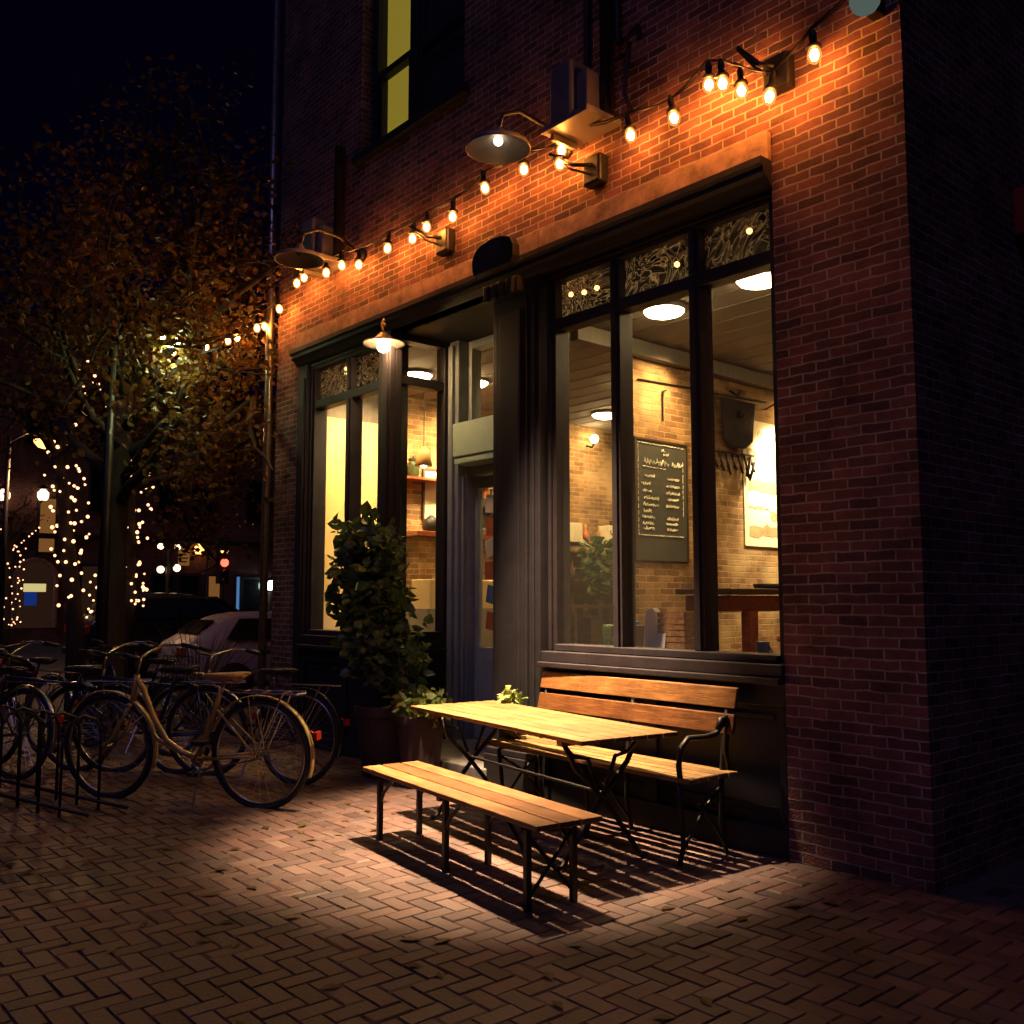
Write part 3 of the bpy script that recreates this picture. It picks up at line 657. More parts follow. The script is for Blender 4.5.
# on the window shelf
WS = 1.116
def crate(x, y, w, d, h, label, rz=0):
    t = thing('basket', label, 'basket', (x, y, WS), rz); b_ = MB()
    n = int(h/.04)
    for k in range(n):
        z = k*h/n+.004; q = h/n-.008
        b_.box(-w/2,w/2,-d/2,-d/2+.012,z,z+q).box(-w/2,w/2,d/2-.012,d/2,z,z+q).box(-w/2,-w/2+.012,-d/2+.012,d/2-.012,z,z+q).box(w/2-.012,w/2,-d/2+.012,d/2-.012,z,z+q)
    for sx in (-1,1):
        for sy in (-1,1): b_.obox((sx*(w/2-.02),sy*(d/2-.02),h/2),(.018,.018,h))
    b_.box(-w/2+.01,w/2-.01,-d/2+.01,d/2-.01,0,.008)
    b_.build('weave', M['wicker'], t)
    return t
crate(-4.33, .44, .24, .22, .3, 'woven basket on the window shelf right of the paper bag')
t = thing('paper_bag', 'crumpled pale paper bag standing on the window shelf', 'bag', (-4.52, .36, WS))
MB().prism([(-.06,0),(.06,0),(.055,.15),(.05,.3),(.02,.33),(-.035,.31),(-.055,.16)], -.04, .04, lambda p,q,tt:(p+.1*tt*q,tt*(1-q*.8),q)).build('body', M['paper'], t, bevel=.006)
t = thing('note_card', 'small white card leaning by the paper bag', 'card', (-4.44, .32, WS)); MB().obox((0,0,.075),(.13,.006,.15),Matrix.Rotation(R(-10),3,'X')).build('sheet', M['plate'], t)
for k, (mt, w_, lb) in enumerate((('paper',.05,'cream spined book on the window shelf by the jamb'),('blue_paper',.035,'blue spined book on the window shelf by the jamb'),('darkwood',.05,'brown spined book on the window shelf by the jamb'))):
    t = thing('book', lb, 'book', (-4.78+k*.065, .36, WS)); MB().box(-w_/2,w_/2,-.07,.07,0,.2+.03*(k % 2)).build('cover', M[mt], t, bevel=.004); MB().box(-w_/2+.005,w_/2-.005,-.065,.0705,.005,.195).build('pages', M['paper'], t)
# shelves and clutter in the back room
sh = thing('wall_shelf', 'dark wooden wall shelves holding bottles at the back of the cafe', 'shelf', (-9.3, 4.5, FZ))
f = MB()
for z in (.35,.8,1.3,1.8): f.box(-.15,.15,-.7,.7,z,z+.03)
for y in (-.7,.67): f.box(-.15,.15,y,y+.03,0,2.2)
f.build('rack', M['darkwood'], sh)
kb_ = 0
cols_ = ['brown','amber','green']
for z in (.83,1.33,1.83):
    for q in range(5):
        t = tag(MB().lathe([(.04,0),(.042,.14),(.015,.2),(.015,.27)], n=10).build('bottle', M[['bottle','wicker','orange_paper'][(q+kb_) % 3]], smooth=True), 'small bottle among the rows on the back shelves', 'bottle', 'bottles on the back shelves')
        t.location = (-9.28, 3.98+q*.26, FZ+z); kb_ += 1
def leaf_cloud(mb, c, rad, n, size, seed, flat=1.0, test=None):
    rs = np.random.RandomState(seed)
    k = 0
    while k < n:
        p = rs.normal(size=3); p /= np.linalg.norm(p); p *= rs.uniform(.35,1)**.5
        P = np.array(c) + p*np.array(rad)
        if test and not test(P): k += .2; continue
        leaf(mb, P, size*rs.uniform(.6,1.35), rs, flat); k += 1
def leaf(mb, P, s, rs, flat=1.0):
    a = rs.normal(size=3); a[2] = a[2]*.6 - .3; a /= np.linalg.norm(a)
    b = rs.normal(size=3); b -= a*b.dot(a); b /= np.linalg.norm(b); n = np.cross(a, b)
    w = s*.36; f_ = s*.12
    mb.add([P, P+a*s*.35+b*w+n*f_, P+a*s*.7+b*w*.8+n*f_, P+a*s, P+a*s*.7-b*w*.8+n*f_, P+a*s*.35-b*w+n*f_, P+a*s*.5], [(0,1,6),(1,2,6),(2,3,6),(3,4,6),(4,5,6),(5,0,6)])
pp = thing('potted_plant', 'leafy indoor plant on a stand behind the narrow window light', 'plant', (-8.6, 4.2, FZ))
MB().lathe([(.1,.8),(.14,1.05),(.15,1.07),(.001,1.05)], n=16).build('pot', M['pot'], pp); MB().box(-.15,.15,-.15,.15,0,.8).build('stand', M['darkwood'], pp)
q = MB(); leaf_cloud(q, (0,0,1.5), (.35,.35,.45), 220, .14, 4); q.build('foliage', M['leaf_green'], pp)
t = thing('side_table', 'dark side table at the back behind the narrow window light', 'table', (-8.1, 3.7, FZ))
MB().box(-.35,.35,-.3,.3,.95,.99).build('table_top', M['darkwood'], t)
for sx in (-1,1):
    for sy in (-1,1): MB().box(sx*.3-.025,sx*.3+.025,sy*.25-.025,sy*.25+.025,0,.95).build('leg', M['darkwood'], t)
sn = thing('wall_sconce', 'bright round bulb lamp on the brick wall behind the narrow window light', 'wall lamp', (-9.5, 4.75, 3.72))
MB().tube([(0,0,0),(.12,0,-.04),(.16,0,.02)], .012).build('arm', M['iron'], sn); MB().ball((.16,0,.08),.06).build('bulb', M['dome'], sn, smooth=True)
# behind the left bay: pictures, shelf, counter, pendant
pc = thing('framed_picture', 'bright framed print with dark easel figure behind the bay return window', 'picture', (-9.5, 2.1, 2.55))
MB().box(0,.02,-.22,.3,-.05,.55).build('print', M['paper'], pc); MB().box(0,.03,-.25,-.22,-.08,.58).box(0,.03,.3,.33,-.08,.58).box(0,.03,-.22,.3,-.08,-.05).box(0,.03,-.22,.3,.55,.58).build('frame', M['darkwood'], pc)
MB().tube([(.03,.0,.0),(.03,.06,.32),(.03,.12,.32),(.03,.16,.0)], .016).tube([(.03,.02,.14),(.03,.15,.14)],.012).build('figure', M['print'], pc)
s = light('picture_spot', 'SPOT', (.7,.05,1.0), 260, (1,.74,.36), pc, spot_size=R(80), spot_blend=.8, shadow_soft_size=.05); aim(s, (-.7,0,-.75))
cs = thing('counter', 'brick and wood service counter behind the bay return window', 'counter', (-9.1, 2.0, FZ))
MB().box(-.35,.3,-.7,1.2,1.78,1.84).build('counter_top', M['redwood'], cs, bevel=.006); MB().box(-.3,.22,-.62,1.15,0,1.779).build('base', M['brick_in'], cs)
t = thing('storage_box', 'yellow box standing before the counter', 'box', (-8.66, 1.75, FZ)); MB().box(-.18,.18,-.5,.5,.95,1.28).build('body', M['plaster'], t, bevel=.01); MB().box(-.2,.2,-.55,.55,0,.949).build('plinth', M['frost'], t)
for k, (y, z, mt, lb) in enumerate(((1.6,1.84,'iron','black kettle on the service counter'),(1.85,1.84,'white_metal','white jug on the service counter'))):
    t = thing('kettle' if k == 0 else 'jug', lb, 'kettle' if k == 0 else 'jug', (-8.95, y, FZ+z)); MB().lathe([(.09,0),(.11,.06),(.09,.14),(.04,.18),(.02,.2)], n=14).build('body', M[mt], t, smooth=True); MB().tube([(.09,0,.05),(.16,0,.1),(.1,0,.15)], .01).build('handle', M[mt], t)
ds = thing('display_shelf', 'red wooden shelf of jars on the brick wall behind the bay return window', 'shelf', (-9.5, 1.9, 2.95))
MB().box(0,.24,-.55,.9,0,.03).box(0,.2,-.5,-.46,-.15,0).box(0,.2,.8,.84,-.15,0).build('board', M['redwood'], ds)
for k, (y, mt, lb) in enumerate(((1.45,'orange_paper','orange lidded jar on the red wooden shelf'),(1.64,'bottle','dark green jar on the red wooden shelf'),(2.5,'white_metal','white enamel jar at the far end of the red wooden shelf'),(2.68,'wicker','brown jar at the far end of the red wooden shelf'))):
    t = thing('jar', lb, 'jar', (-9.38, y, 2.981)); MB().lathe([(.06,0),(.075,.04),(.075,.16),(.055,.2)], n=14).build('body', M[mt], t, smooth=True); MB().lathe([(.06,.2),(.06,.23),(.015,.235),(.015,.26)], n=14).build('lid', M['darkwood'], t)
for k, (y, z, lb) in enumerate(((3.1,2.75,'small dark framed picture on the brick wall left of the back shelves'),(3.5,3.15,'small dark framed picture hanging highest on the brick wall by the back shelves'))):
    t = thing('framed_picture', lb, 'picture', (-9.5, y, z)); MB().box(0,.012,-.13,.13,-.17,.17).build('print', M['paper'], t)
    MB().box(0,.025,-.16,-.13,-.2,.2).box(0,.025,.13,.16,-.2,.2).box(0,.025,-.13,.13,-.2,-.17).box(0,.025,-.13,.13,.17,.2).build('frame', M['darkwood'], t)
cm = thing('coffee_machine', 'steel coffee machine standing on the service counter', 'coffee machine', (-9.1, 2.55, FZ+1.841))
MB().box(-.2,.2,-.3,.3,.0,.08).box(-.2,-.02,-.3,.3,.08,.42).box(-.2,.2,-.3,.3,.34,.46).build('body', M['steel'], cm, bevel=.015)
MB().tube([(.1,-.12,.34),(.1,-.12,.26),(.2,-.12,.25)], .02).tube([(.1,.14,.34),(.1,.14,.26),(.2,.14,.25)], .02).build('group_head', M['iron'], cm)
for k, (y, lb) in enumerate(((4.1,'white carton on the middle back shelf beside the leafy indoor plant'),(4.9,'white carton at the right end of the back shelf'))):
    t = thing('carton', lb, 'box', (-9.18, y, FZ+1.83)); MB().box(-.1,.1,-.14,.14,0,.26).box(-.102,.102,-.01,.01,.0,.262).build('body', M['paper'], t, bevel=.006)
for k, (x, mt, lb) in enumerate(((-5.0,'bottle','green glass jar on the window shelf in the narrow window light'),(-4.88,'white_metal','white cup on the window shelf in the narrow window light'),(-3.62,'white_metal','white cup on the window shelf in the right window light'))):
    t = thing('jar' if k == 0 else 'cup', lb, 'jar' if k == 0 else 'cup', (x, .4, WS)); MB().lathe([(.035,0),(.045,.02),(.045,.11 if k else .17),(.04,.115 if k else .2)], n=14).build('body', M[mt], t, smooth=True)
    MB().tube([(.04,0,.03),(.075,0,.05),(.04,0,.09)], .006).build('handle', M[mt], t)
pd = thing('pendant_lamp', 'yellow glowing pendant lamp hanging behind the bay return window', 'pendant lamp', (-8.9, 1.45, CZ))
MB().tube([(0,0,0),(0,0,-.75)], .006, 6).build('cord', M['iron'], pd); MB().lathe([(.03,-.72),(.08,-.78),(.1,-.95),(.08,-.95)], n=16).build('lamp_shade', M['saddle'], pd, smooth=True); MB().ball((0,0,-.93),.04).build('bulb', M['dome'], pd, smooth=True)

# ------------------------------------------------------------------ furniture on the pavement
def slats(w_, l_, n, gap, th, z):
    out = []; sw = (w_-gap*(n-1))/n
    for k in range(n): out.append((-w_/2+k*(sw+gap), -w_/2+k*(sw+gap)+sw))
    return out
# folding table
tb = thing('folding_table', 'slatted wooden folding table between the two benches', 'table', (-4.58,-.78,0), R(-8.2))
for k, (a, b) in enumerate(slats(.69, 2.02, 6, .009, .026, .75)):
    o = MB().box(-1.01+rnd.uniform(-.003,.003),1.01,a,b,.724,.75).build('slat', M['table'], tb, bevel=.004)
MB().box(-.78,-.73,-.31,.31,.69,.723).box(.73,.78,-.31,.31,.69,.723).build('batten', M['table'], tb)
for x in (-.74,.74):
    l_ = MB()
    for s_ in (-1,1):
        l_.tube([(x+.012*s_,s_*-.27,.69),(x+.012*s_,s_*-.2,.56),(x+.012*s_,s_*-.05,.42),(x+.012*s_,s_*.09,.26),(x+.012*s_,s_*.22,.09),(x+.012*s_,s_*.27,.025),(x+.012*s_,s_*.31,.016)], .016)
        l_.tube([(x,s_*.27,.69),(x,s_*.2,.62),(x,s_*.1,.6),(x,s_*.03,.44)], .013)
    l_.build('trestle', M['iron'], tb, smooth=True)
MB().tube([(-.74,0,.4),(.74,0,.4)], .01).build('stretcher', M['iron'], tb)
# front bench
fb = thing('slatted_bench', 'low backless slatted wooden bench with thin black legs in front of the table', 'bench', (-4.3,-1.51,0), R(-7.2))
for k, (a, b) in enumerate(slats(.40, 1.93, 3, .011, .03, .44)):
    MB().box(-.965,.965,a,b,.412,.44).build('slat', M['wood' if k != 1 else 'wood_red'], fb, bevel=.005)
for x in (-.83,0,.80):
    MB().box(x-.02,x+.02,-.19,.19,.39,.411).build('crossbar', M['iron'], fb)
    for y in (-.14,.14):
        d = 1 if x <= 0 else -1
        MB().box(x-.015,x+.015,y-.015,y+.015,0,.39).tube([(x,y,.22),(x+.05*d,y,.3),(x+.16*d,y,.385),(x+.2*d,y,.395)], .011).build('leg', M['iron'], fb)
MB().tube([(.80,-.14,.36),(.80,.14,.05)], .01).tube([(.80,.14,.36),(.80,-.14,.05)], .01).build('cross_brace', M['iron'], fb)
# wall bench
wb = thing('garden_bench', 'long wooden bench with two back slats and iron armrest against the shopfront', 'bench', (-4.42,-.32,0), R(-2))
for k, (a, b) in enumerate(slats(.44, 1.95, 5, .02, .028, .49)):
    MB().box(-.98,.98,a-.02,b-.02,.464,.49).build('slat', M['table'], wb, bevel=.005)
for (z0, z1, yy, mt) in ((.70,.815,.185,'wood_red'),(.85,.97,.215,'wood')):
    MB().prism([(yy,z0),(yy+.026,z0+.004),(yy+.052,z1+.004),(yy+.026,z1)], -.84, .95, lambda p,q,t:(t,p,q)).build('back_slat', M[mt], wb, bevel=.005)
for x in (-.78,.1,.88):
    l_ = MB()
    l_.tube([(x,.2,.0),(x,.16,.2),(x,.17,.45),(x,.2,.68),(x,.26,.96)], .016)
    l_.tube([(x,-.22,.0),(x,-.18,.1),(x,-.2,.3),(x,-.22,.45)], .015).tube([(x,-.22,.455),(x,.17,.455)], .012)
    l_.tube([(x,-.2,.06),(x,0,.28),(x,.16,.4)], .01).tube([(x,.19,.06),(x,0,.28),(x,-.2,.4)], .01)
    l_.build('leg', M['iron'], wb, smooth=True)
MB().tube([(.9,-.22,.46),(.9,-.235,.56),(.9,-.21,.66),(.9,-.15,.705),(.9,0,.70),(.9,.1,.71),(.9,.15,.755),(.9,.19,.76),(.9,.2,.72),(.9,.185,.62),(.9,.2,.46)], .017).tube([(.9,.12,.73),(.9,.15,.79),(.9,.19,.8),(.9,.2,.74)],.02).build('armrest', M['iron'], wb, smooth=True)

# ------------------------------------------------------------------ plants at the doorway
pb = thing('tall_shrub', 'tall leafy dark green shrub in a large dark pot by the bay corner', 'shrub', (-6.98,-.30,0))
MB().lathe([(.17,0),(.19,.02),(.25,.5),(.275,.52),(.275,.6),(.245,.6),(.235,.55),(.001,.54)], n=28).build('pot', M['pot'], pb, smooth=False, bevel=.006)
stems = MB(); stems_ = MB(); rs = np.random.RandomState(5); fol = MB()
def spray(c, rad, n, size, lm, seed):
    leaf_cloud(lm, c, rad, n, size, seed)
for k in range(16):
    a = rs.uniform(0,6.28); top = (-.32+.42*math.cos(a)*rs.uniform(.3,1), .1*math.sin(a), rs.uniform(1.2,2.2))
    pts = [(.1*math.cos(a),.1*math.sin(a),.5), (top[0]*.4+.05*math.cos(a),top[1]*.5,.5+(top[2]-.5)*.5), top]
    stems.tube(pts, [.012,.008,.004], 5)
stems.build('stem', M['bark'], pb)
for (c, r_, n_, z_, sd_) in (((-.46,.02,2.02),(.30,.2,.24),170,.13,1),((-.55,0,1.62),(.26,.22,.36),200,.12,2),((-.1,0,1.6),(.30,.24,.40),240,.10,3),((-.2,-.02,1.2),(.40,.26,.38),300,.10,4),((.14,0,.98),(.38,.26,.30),260,.085,6),((.02,.0,2.0),(.12,.12,.16),60,.08,8)):
    spray(c, r_, n_, z_, fol, sd_)
# loose shoots that break the outline
for k in range(46):
    a = rs.uniform(0, 6.28); z = rs.uniform(.8, 2.1); cx = -.42*(z-.9)/1.1*(.5+.5*math.cos(a)) if z > 1.3 else 0
    r1_ = rs.uniform(.36,.58); p0 = np.array((cx-.1, 0, z-.15)); p1 = np.array((cx-.1+r1_*math.cos(a), .32*math.sin(a), z+rs.uniform(-.05,.22)))
    stems_.tube([p0, (p0+p1)/2+np.array((0,0,.05)), p1], [.006,.004,.002], 4)
    for q in range(7): leaf(fol, p0+(p1-p0)*(.35+.65*q/6)+rs.normal(size=3)*.02, rs.uniform(.06,.13), rs)
stems_.build('stem', M['bark'], pb)
fol.build('foliage', M['leaf_green'], pb)
def small_plant(name, label, loc, pr_, ph, fr, n, size, seed, mat='leaf_pale'):
    t = thing(name, label, 'plant', loc)
    MB().lathe([(pr_*.75,0),(pr_,ph*.9),(pr_*1.08,ph*.9),(pr_*1.08,ph),(pr_*.9,ph),(.001,ph*.93)], n=20).build('pot', M['pot'], t)
    q = MB(); leaf_cloud(q, (0,0,ph+fr[2]*.55), fr, n, size, seed); q.build('foliage', M[mat], t)
    q = MB()
    for k in range(6): q.tube([(0,0,ph*.9),(rnd.uniform(-.5,.5)*fr[0],rnd.uniform(-.5,.5)*fr[1],ph+fr[2]*.7)], .004, 5)
    q.build('stem', M['twig'], t)
small_plant('flower_pot', 'low dark planter of pale yellow green flowers right of the tall shrub', (-6.40,-.34,0), .19, .57, (.3,.22,.14), 330, .075, 11)
small_plant('herb_pot', 'small leafy potted plant at the left end of the garden bench', (-5.34,-.28,.4925), .07, .11, (.12,.1,.17), 120, .06, 12)
# fallen leaves
fl = MB(); rs = np.random.RandomState(9)
for k in range(160):
    x, y = rs.uniform(-11,-2.2), rs.uniform(-3.6,-.02)
    s = rs.uniform(.03,.06); a = rs.uniform(0,6.28); c, d = math.cos(a)*s, math.sin(a)*s
    fl.add([(x-c,y-d,.004),(x+d*.5,y-c*.5,.012),(x+c,y+d,.006),(x-d*.5,y+c*.5,.01)], [(0,1,2),(0,2,3)])
tag(fl.build('fallen_leaves', M['leaf_tree']), 'scattered dry autumn leaves on the brick pavement', 'leaves', kind='stuff')

# ------------------------------------------------------------------ bicycles
def wheel(parent, x, Rw):
    tyre = MB().tube([(x+Rw*math.cos(a), 0, Rw+Rw*math.sin(a)) for a in [2*math.pi*k/40 for k in range(40)]], .018, 8, True).build('wheel', M['tyre'], parent, smooth=True)
    rr = Rw-.024
    MB().tube([(x+rr*math.cos(a), 0, Rw+rr*math.sin(a)) for a in [2*math.pi*k/40 for k in range(40)]], .010, 6, True).build('rim', M['chrome'], tyre, smooth=True)
    s_ = MB()
    for k in range(28):
        a = 2*math.pi*k/28; b_ = a + (.35 if k % 2 else -.35); yy = .03*(1 if k % 4 < 2 else -1)
        s_.tube([(x+.022*math.cos(b_), yy, Rw+.022*math.sin(b_)), (x+rr*math.cos(a), 0, Rw+rr*math.sin(a))], .0016, 4, caps=False)
    s_.tube([(x,-.055,Rw),(x,.055,Rw)], .018, 10)
    s_.build('spokes', M['chrome'], tyre)
def arc(cx, cz, r, a0, a1, n=18): return [(cx+r*math.cos(R(a0+(a1-a0)*k/n)), 0, cz+r*math.sin(R(a0+(a1-a0)*k/n))) for k in range(n+1)]
def make_bike(label, paint, sad, step=True, basket=False):
    t = thing('bicycle', label, 'bicycle', (0,0,0), 0, 'bicycles parked on the pavement')
    Rw, wb_ = .34, 1.16   # rear axle at x=0, front axle at x=wb_
    bb = (.46,0,.29); hd = (.93,0,.80); hb = (.965,0,.62); st_ = (.30,0,.70)
    f = MB()
    if step:
        f.tube([hd,(.88,0,.74),(.80,0,.55),(.70,0,.40),(.58,0,.33),bb], .019)
        f.tube([(.955,0,.66),(.86,0,.50),(.76,0,.40),(.62,0,.33)], .012)
    else:
        f.tube([hb,bb], .019); f.tube([(.94,0,.76),st_], .016)
    f.tube([bb,st_,(.28,0,.76)], .017); f.tube([(.925,0,.83),hb], .021)
    for s_ in (-1,1):
        f.tube([(bb[0],.03*s_,bb[2]),(0,.06*s_,Rw)], .01); f.tube([(st_[0],.02*s_,.62),(0,.06*s_,Rw)], .008)
    f.tube([(bb[0],-.04,bb[2]),(bb[0],.04,bb[2])], .026)
    f.build('frame', M[paint], t, smooth=True)
    k_ = MB()
    for s_ in (-1,1): k_.tube([(.965,.035*s_,.63),(1.0,.05*s_,.55),(1.08,.055*s_,.42),(wb_,.055*s_,Rw)], .011)
    k_.tube([(.965,-.05,.63),(.965,.05,.63)], .016)
    k_.build('fork', M[paint], t, smooth=True)
    wheel(t, 0, Rw); wheel(t, wb_, Rw)
    h = MB(); h.tube([(.925,0,.83),(.90,0,.94)], .013)
    for s_ in (-1,1): h.tube([(.90,0,.94),(.93,.12*s_,.96),(.90,.24*s_,1.0),(.78,.30*s_,1.0),(.68,.31*s_,.98)], .011)
    hb_ = h.build('handlebar', M['chrome'], t, smooth=True)
    for s_ in (-1,1): MB().tube([(.79,.30*s_,1.0),(.67,.31*s_,.978)], .017).build('grip', M['saddle_black'], hb_, smooth=True)
    ca = MB(); ca.tube([(.90,.2,1.0),(1.06,.12,1.0),(1.05,.03,.8),(.98,.02,.66)], .004, 5).tube([(.90,-.2,1.0),(1.08,-.1,.98),(1.04,-.03,.78),(.9,-.02,.62)], .004, 5)
    ca.build('cable', M['iron'], hb_)
    s_ = MB()
    s_.tube([(.28,0,.72),(.265,0,.80)], .012)
    sp_ = [(.115,.02,.095),(.16,.035,.09),(.22,.03,.06),(.30,.028,.035),(.39,.022,.02)]
    vs = []; n = 10
    for i,(x, th, hw) in enumerate([(.10,.01,.05)]+sp_+[(.42,.01,.01)]):
        for k in range(n):
            a = 2*math.pi*k/n; vs.append((x, hw*math.cos(a), .83+th*math.sin(a)+(.015 if i < 2 else 0)))
    fs = [(i*n+k, i*n+(k+1) % n, (i+1)*n+(k+1) % n, (i+1)*n+k) for i in range(6) for k in range(n)] + [tuple(range(n)), tuple(6*n+k for k in range(n))[::-1]]
    pst = s_.build('seat_post', M['chrome'], t, smooth=True)
    MB().add(vs, fs).build('saddle', M[sad], t, smooth=True)
    def guard(cx, a0, a1):
        g_ = MB(); P = arc(cx, Rw, Rw+.035, a0, a1); Q = arc(cx, Rw, Rw+.043, a0, a1)
        vs = []
        for p, q in zip(P, Q): vs += [(p[0],-.028,p[2]),(q[0],0,q[2]),(p[0],.028,p[2]),(p[0]*.999+cx*.001,0,(q[2]-Rw)*.985+Rw)]
        fs = []
        for i in range(len(P)-1):
            for k in range(4): fs.append((i*4+k, i*4+(k+1) % 4, i*4+4+(k+1) % 4, i*4+4+k))
        g_.add(vs, fs); e_ = P[-1]
        for s__ in (-1,1): g_.tube([(cx,.06*s__,Rw),(P[len(P)//3][0],.03*s__,P[len(P)//3][2])], .004, 5)
        return g_
    guard(0, 20, 200).build('mudguard', M[paint] if step else M['chrome'], t, smooth=True)
    guard(wb_, 200, 30).build('mudguard', M[paint] if step else M['chrome'], t, smooth=True)
    rk = MB()
    for s__ in (-1,1): rk.tube([(.2,.05*s__,.74),(-.3,.06*s__,.74),(-.33,.0,.74)], .006, 5); rk.tube([(-.2,.06*s__,.74),(0,.07*s__,Rw)], .006, 5)
    for x in (.1,-.05,-.2): rk.tube([(x,-.055,.74),(x,.055,.74)], .005, 5)
    rk.build('carrier', M['steel'], t)
    cr_ = MB(); cr_.tube([(.46+.085*math.cos(a),-.05,.29+.085*math.sin(a)) for a in [2*math.pi*k/20 for k in range(20)]], .008, 5, True)
    cr_.tube([(.46,-.065,.29),(.56,-.075,.16)], .01).tube([(.46,.06,.29),(.36,.075,.42)], .01).tube([(.46,-.05,.37),(.02,-.05,Rw+.04)], .005, 5).tube([(.46,-.05,.21),(.02,-.05,Rw-.04)], .005, 5)
    ck_ = cr_.build('crank', M['steel'], t)
    MB().box(.51,.61,-.15,-.085,.145,.17).build('pedal', M['saddle_black'], ck_); MB().box(.31,.41,.085,.15,.41,.435).build('pedal', M['saddle_black'], ck_)
    MB().tube([(.42,.03,.27),(.40,.16,.0)], .008).build('kickstand', M['steel'], t)
    MB().box(-.42,-.4,-.03,.03,.45,.5).tube([(-.36,0,.5),(-.41,0,.48)],.006).build('rear_reflector', M['redlens'], t)
    if basket:
        b_ = MB()
        for z in (.72,.79,.86,.93):
            b_.tube([(1.0,-.15,z),(1.26,-.15,z),(1.26,.15,z),(1.0,.15,z)], .004, 5, True)
        for k in range(8):
            yy = -.15+k*.043; b_.tube([(1.26,yy,.72),(1.26,yy,.93)], .003, 4); b_.tube([(1.0+k*.036,-.15,.72),(1.0+k*.036,-.15,.93)], .003, 4); b_.tube([(1.0+k*.036,.15,.72),(1.0+k*.036,.15,.93)], .003, 4); b_.tube([(1.0,yy,.72),(1.26,yy,.72)], .003, 4)
        b_.build('basket', M['iron'], t)
    return t
bk = make_bike('golden step through bicycle with tan saddle, parked nearest on the brick pavement', 'gold', 'saddle')
bk.location = (-6.50,-1.68,0); bk.rotation_euler = (R(-4), 0, R(213)); bk.scale = (1.13,)*3
dk = make_bike('black bicycle with front basket standing just behind the golden bicycle', 'bike_black', 'saddle_black', True, True)
dk.location = (-7.15,-1.05,0); dk.rotation_euler = (R(5), 0, R(207)); dk.scale = (1.08,)*3
sp_b = make_bike('dark blue diamond frame bicycle in the rack under the tree', 'bike_blue', 'saddle_black', False, False)
sp_b.location = (-8.7,-2.0,0); sp_b.rotation_euler = (R(-5), 0, R(222)); sp_b.scale = (1.08,)*3
rd_ = make_bike('dark red bicycle with basket, second from the left in the rack', 'bike_red', 'saddle_black', False, True)
rd_.location = (-8.9,-2.75,0); rd_.rotation_euler = (R(6), 0, R(205)); rd_.scale = (1.08,)*3
c_ = copy_tree(dk); c_.location = (-9.2,-1.3,0); c_.rotation_euler = (R(4), 0, R(200)); tag(c_, 'black bicycle in shadow closest to the tree trunk')
c_ = copy_tree(sp_b); c_.location = (-9.55,-3.3,0); c_.rotation_euler = (R(-4), 0, R(214)); tag(c_, 'dark blue bicycle at the far left edge of the rack')
c_ = copy_tree(rd_); c_.location = (-10.1,-2.2,0); c_.rotation_euler = (R(5), 0, R(196)); tag(c_, 'dark red bicycle with basket half hidden behind the other parked bicycles')
c_ = copy_tree(sp_b); c_.location = (-8.0,-1.45,0); c_.rotation_euler = (R(-3), 0, R(218)); tag(c_, 'dark blue bicycle leaning close behind the front wheel of the golden bicycle')
rk = thing('bike_rack', 'row of thin black metal hoops holding the parked bicycles', 'bike rack', (-8.45,-2.95,0), R(14))
r_ = MB()
for k in range(11):
    x = -1.5+k*.28
    r_.tube([(x,-.25,0),(x,-.25,.55),(x,-.2,.64),(x,-.1,.68),(x,.0,.64),(x,.04,.55),(x,.04,0)], .012, 6)
r_.tube([(-1.6,-.25,.06),(1.65,-.25,.06)], .014).tube([(-1.6,.04,.06),(1.65,.04,.06)], .014)
r_.build('hoops', M['iron'], rk, smooth=True)

# ------------------------------------------------------------------ trees
def branch(mb, tips, p, d, L_, r, depth, rs, spread=.75):
    p = Vector(p); d = Vector(d).normalized(); pts = [p]; n = 4
    for k in range(n):
        d = (d + Vector(rs.normal(size=3))*.13 + Vector((0,0,.03))).normalized(); p = p + d*L_/n; pts.append(p)
    mb.tube(pts, [r*(1-.12*k) for k in range(n+1)], 7 if r > .03 else 5)
    if depth == 0: tips.append(p); return
    if depth <= 2: tips += pts[2:]
    for k in range(rs.randint(2,4)):
        nd = (d + Vector(rs.normal(size=3))*spread).normalized()
        if p.x > 1.5 and (p.z < 3.3 or p.y > .75): continue
        branch(mb, tips, pts[rs.randint(2,n+1)], nd, L_*rs.uniform(.62,.82), r*.58, depth-1, rs, spread)
tr = thing('street_tree', 'autumn street tree with dark trunk and orange brown leaves over the bicycles', 'tree', (-11.56,-1.16,0))
rs = np.random.RandomState(21); tk = MB(); tips = []
tk.tube([(0,0,-.02),(0,0,.15),(.0,.01,1.2),(.02,0,2.2),(.05,.02,3.0),(.04,.05,4.2)], [.24,.19,.165,.155,.14,.10], 14)
tk.build('trunk', M['bark'], tr, smooth=True)
lb_ = MB()
lims = [((.05,.02,2.6),(1.3,.2,.75),1.5,.075),((.03,.0,2.9),(-.9,-.5,.9),1.5,.075),((.05,.03,3.2),(.9,.9,1.0),1.5,.075),((.05,.03,3.3),(.9,-.9,.9),1.5,.07),((.05,.04,3.7),(-.5,.9,1.2),1.4,.07),((.04,.05,4.2),(.3,.0,1.4),1.5,.08),((.04,.05,4.1),(1.2,.3,.9),1.7,.08),((.05,.02,2.75),(.2,1.2,.7),1.3,.06),((.05,.05,3.9),(1.1,-.5,.6),1.6,.06),((.04,.05,4.1),(-1.0,.2,1.1),1.5,.06)]
lims += [((.06,.03,3.0),(1.0,.75,.45),1.9,.075),((.05,.03,3.5),(1.1,.55,.7),2.0,.07),((.05,.02,2.9),(1.1,.1,.5),1.2,.05),((.05,.05,4.0),(.8,.6,1.0),1.8,.07)]
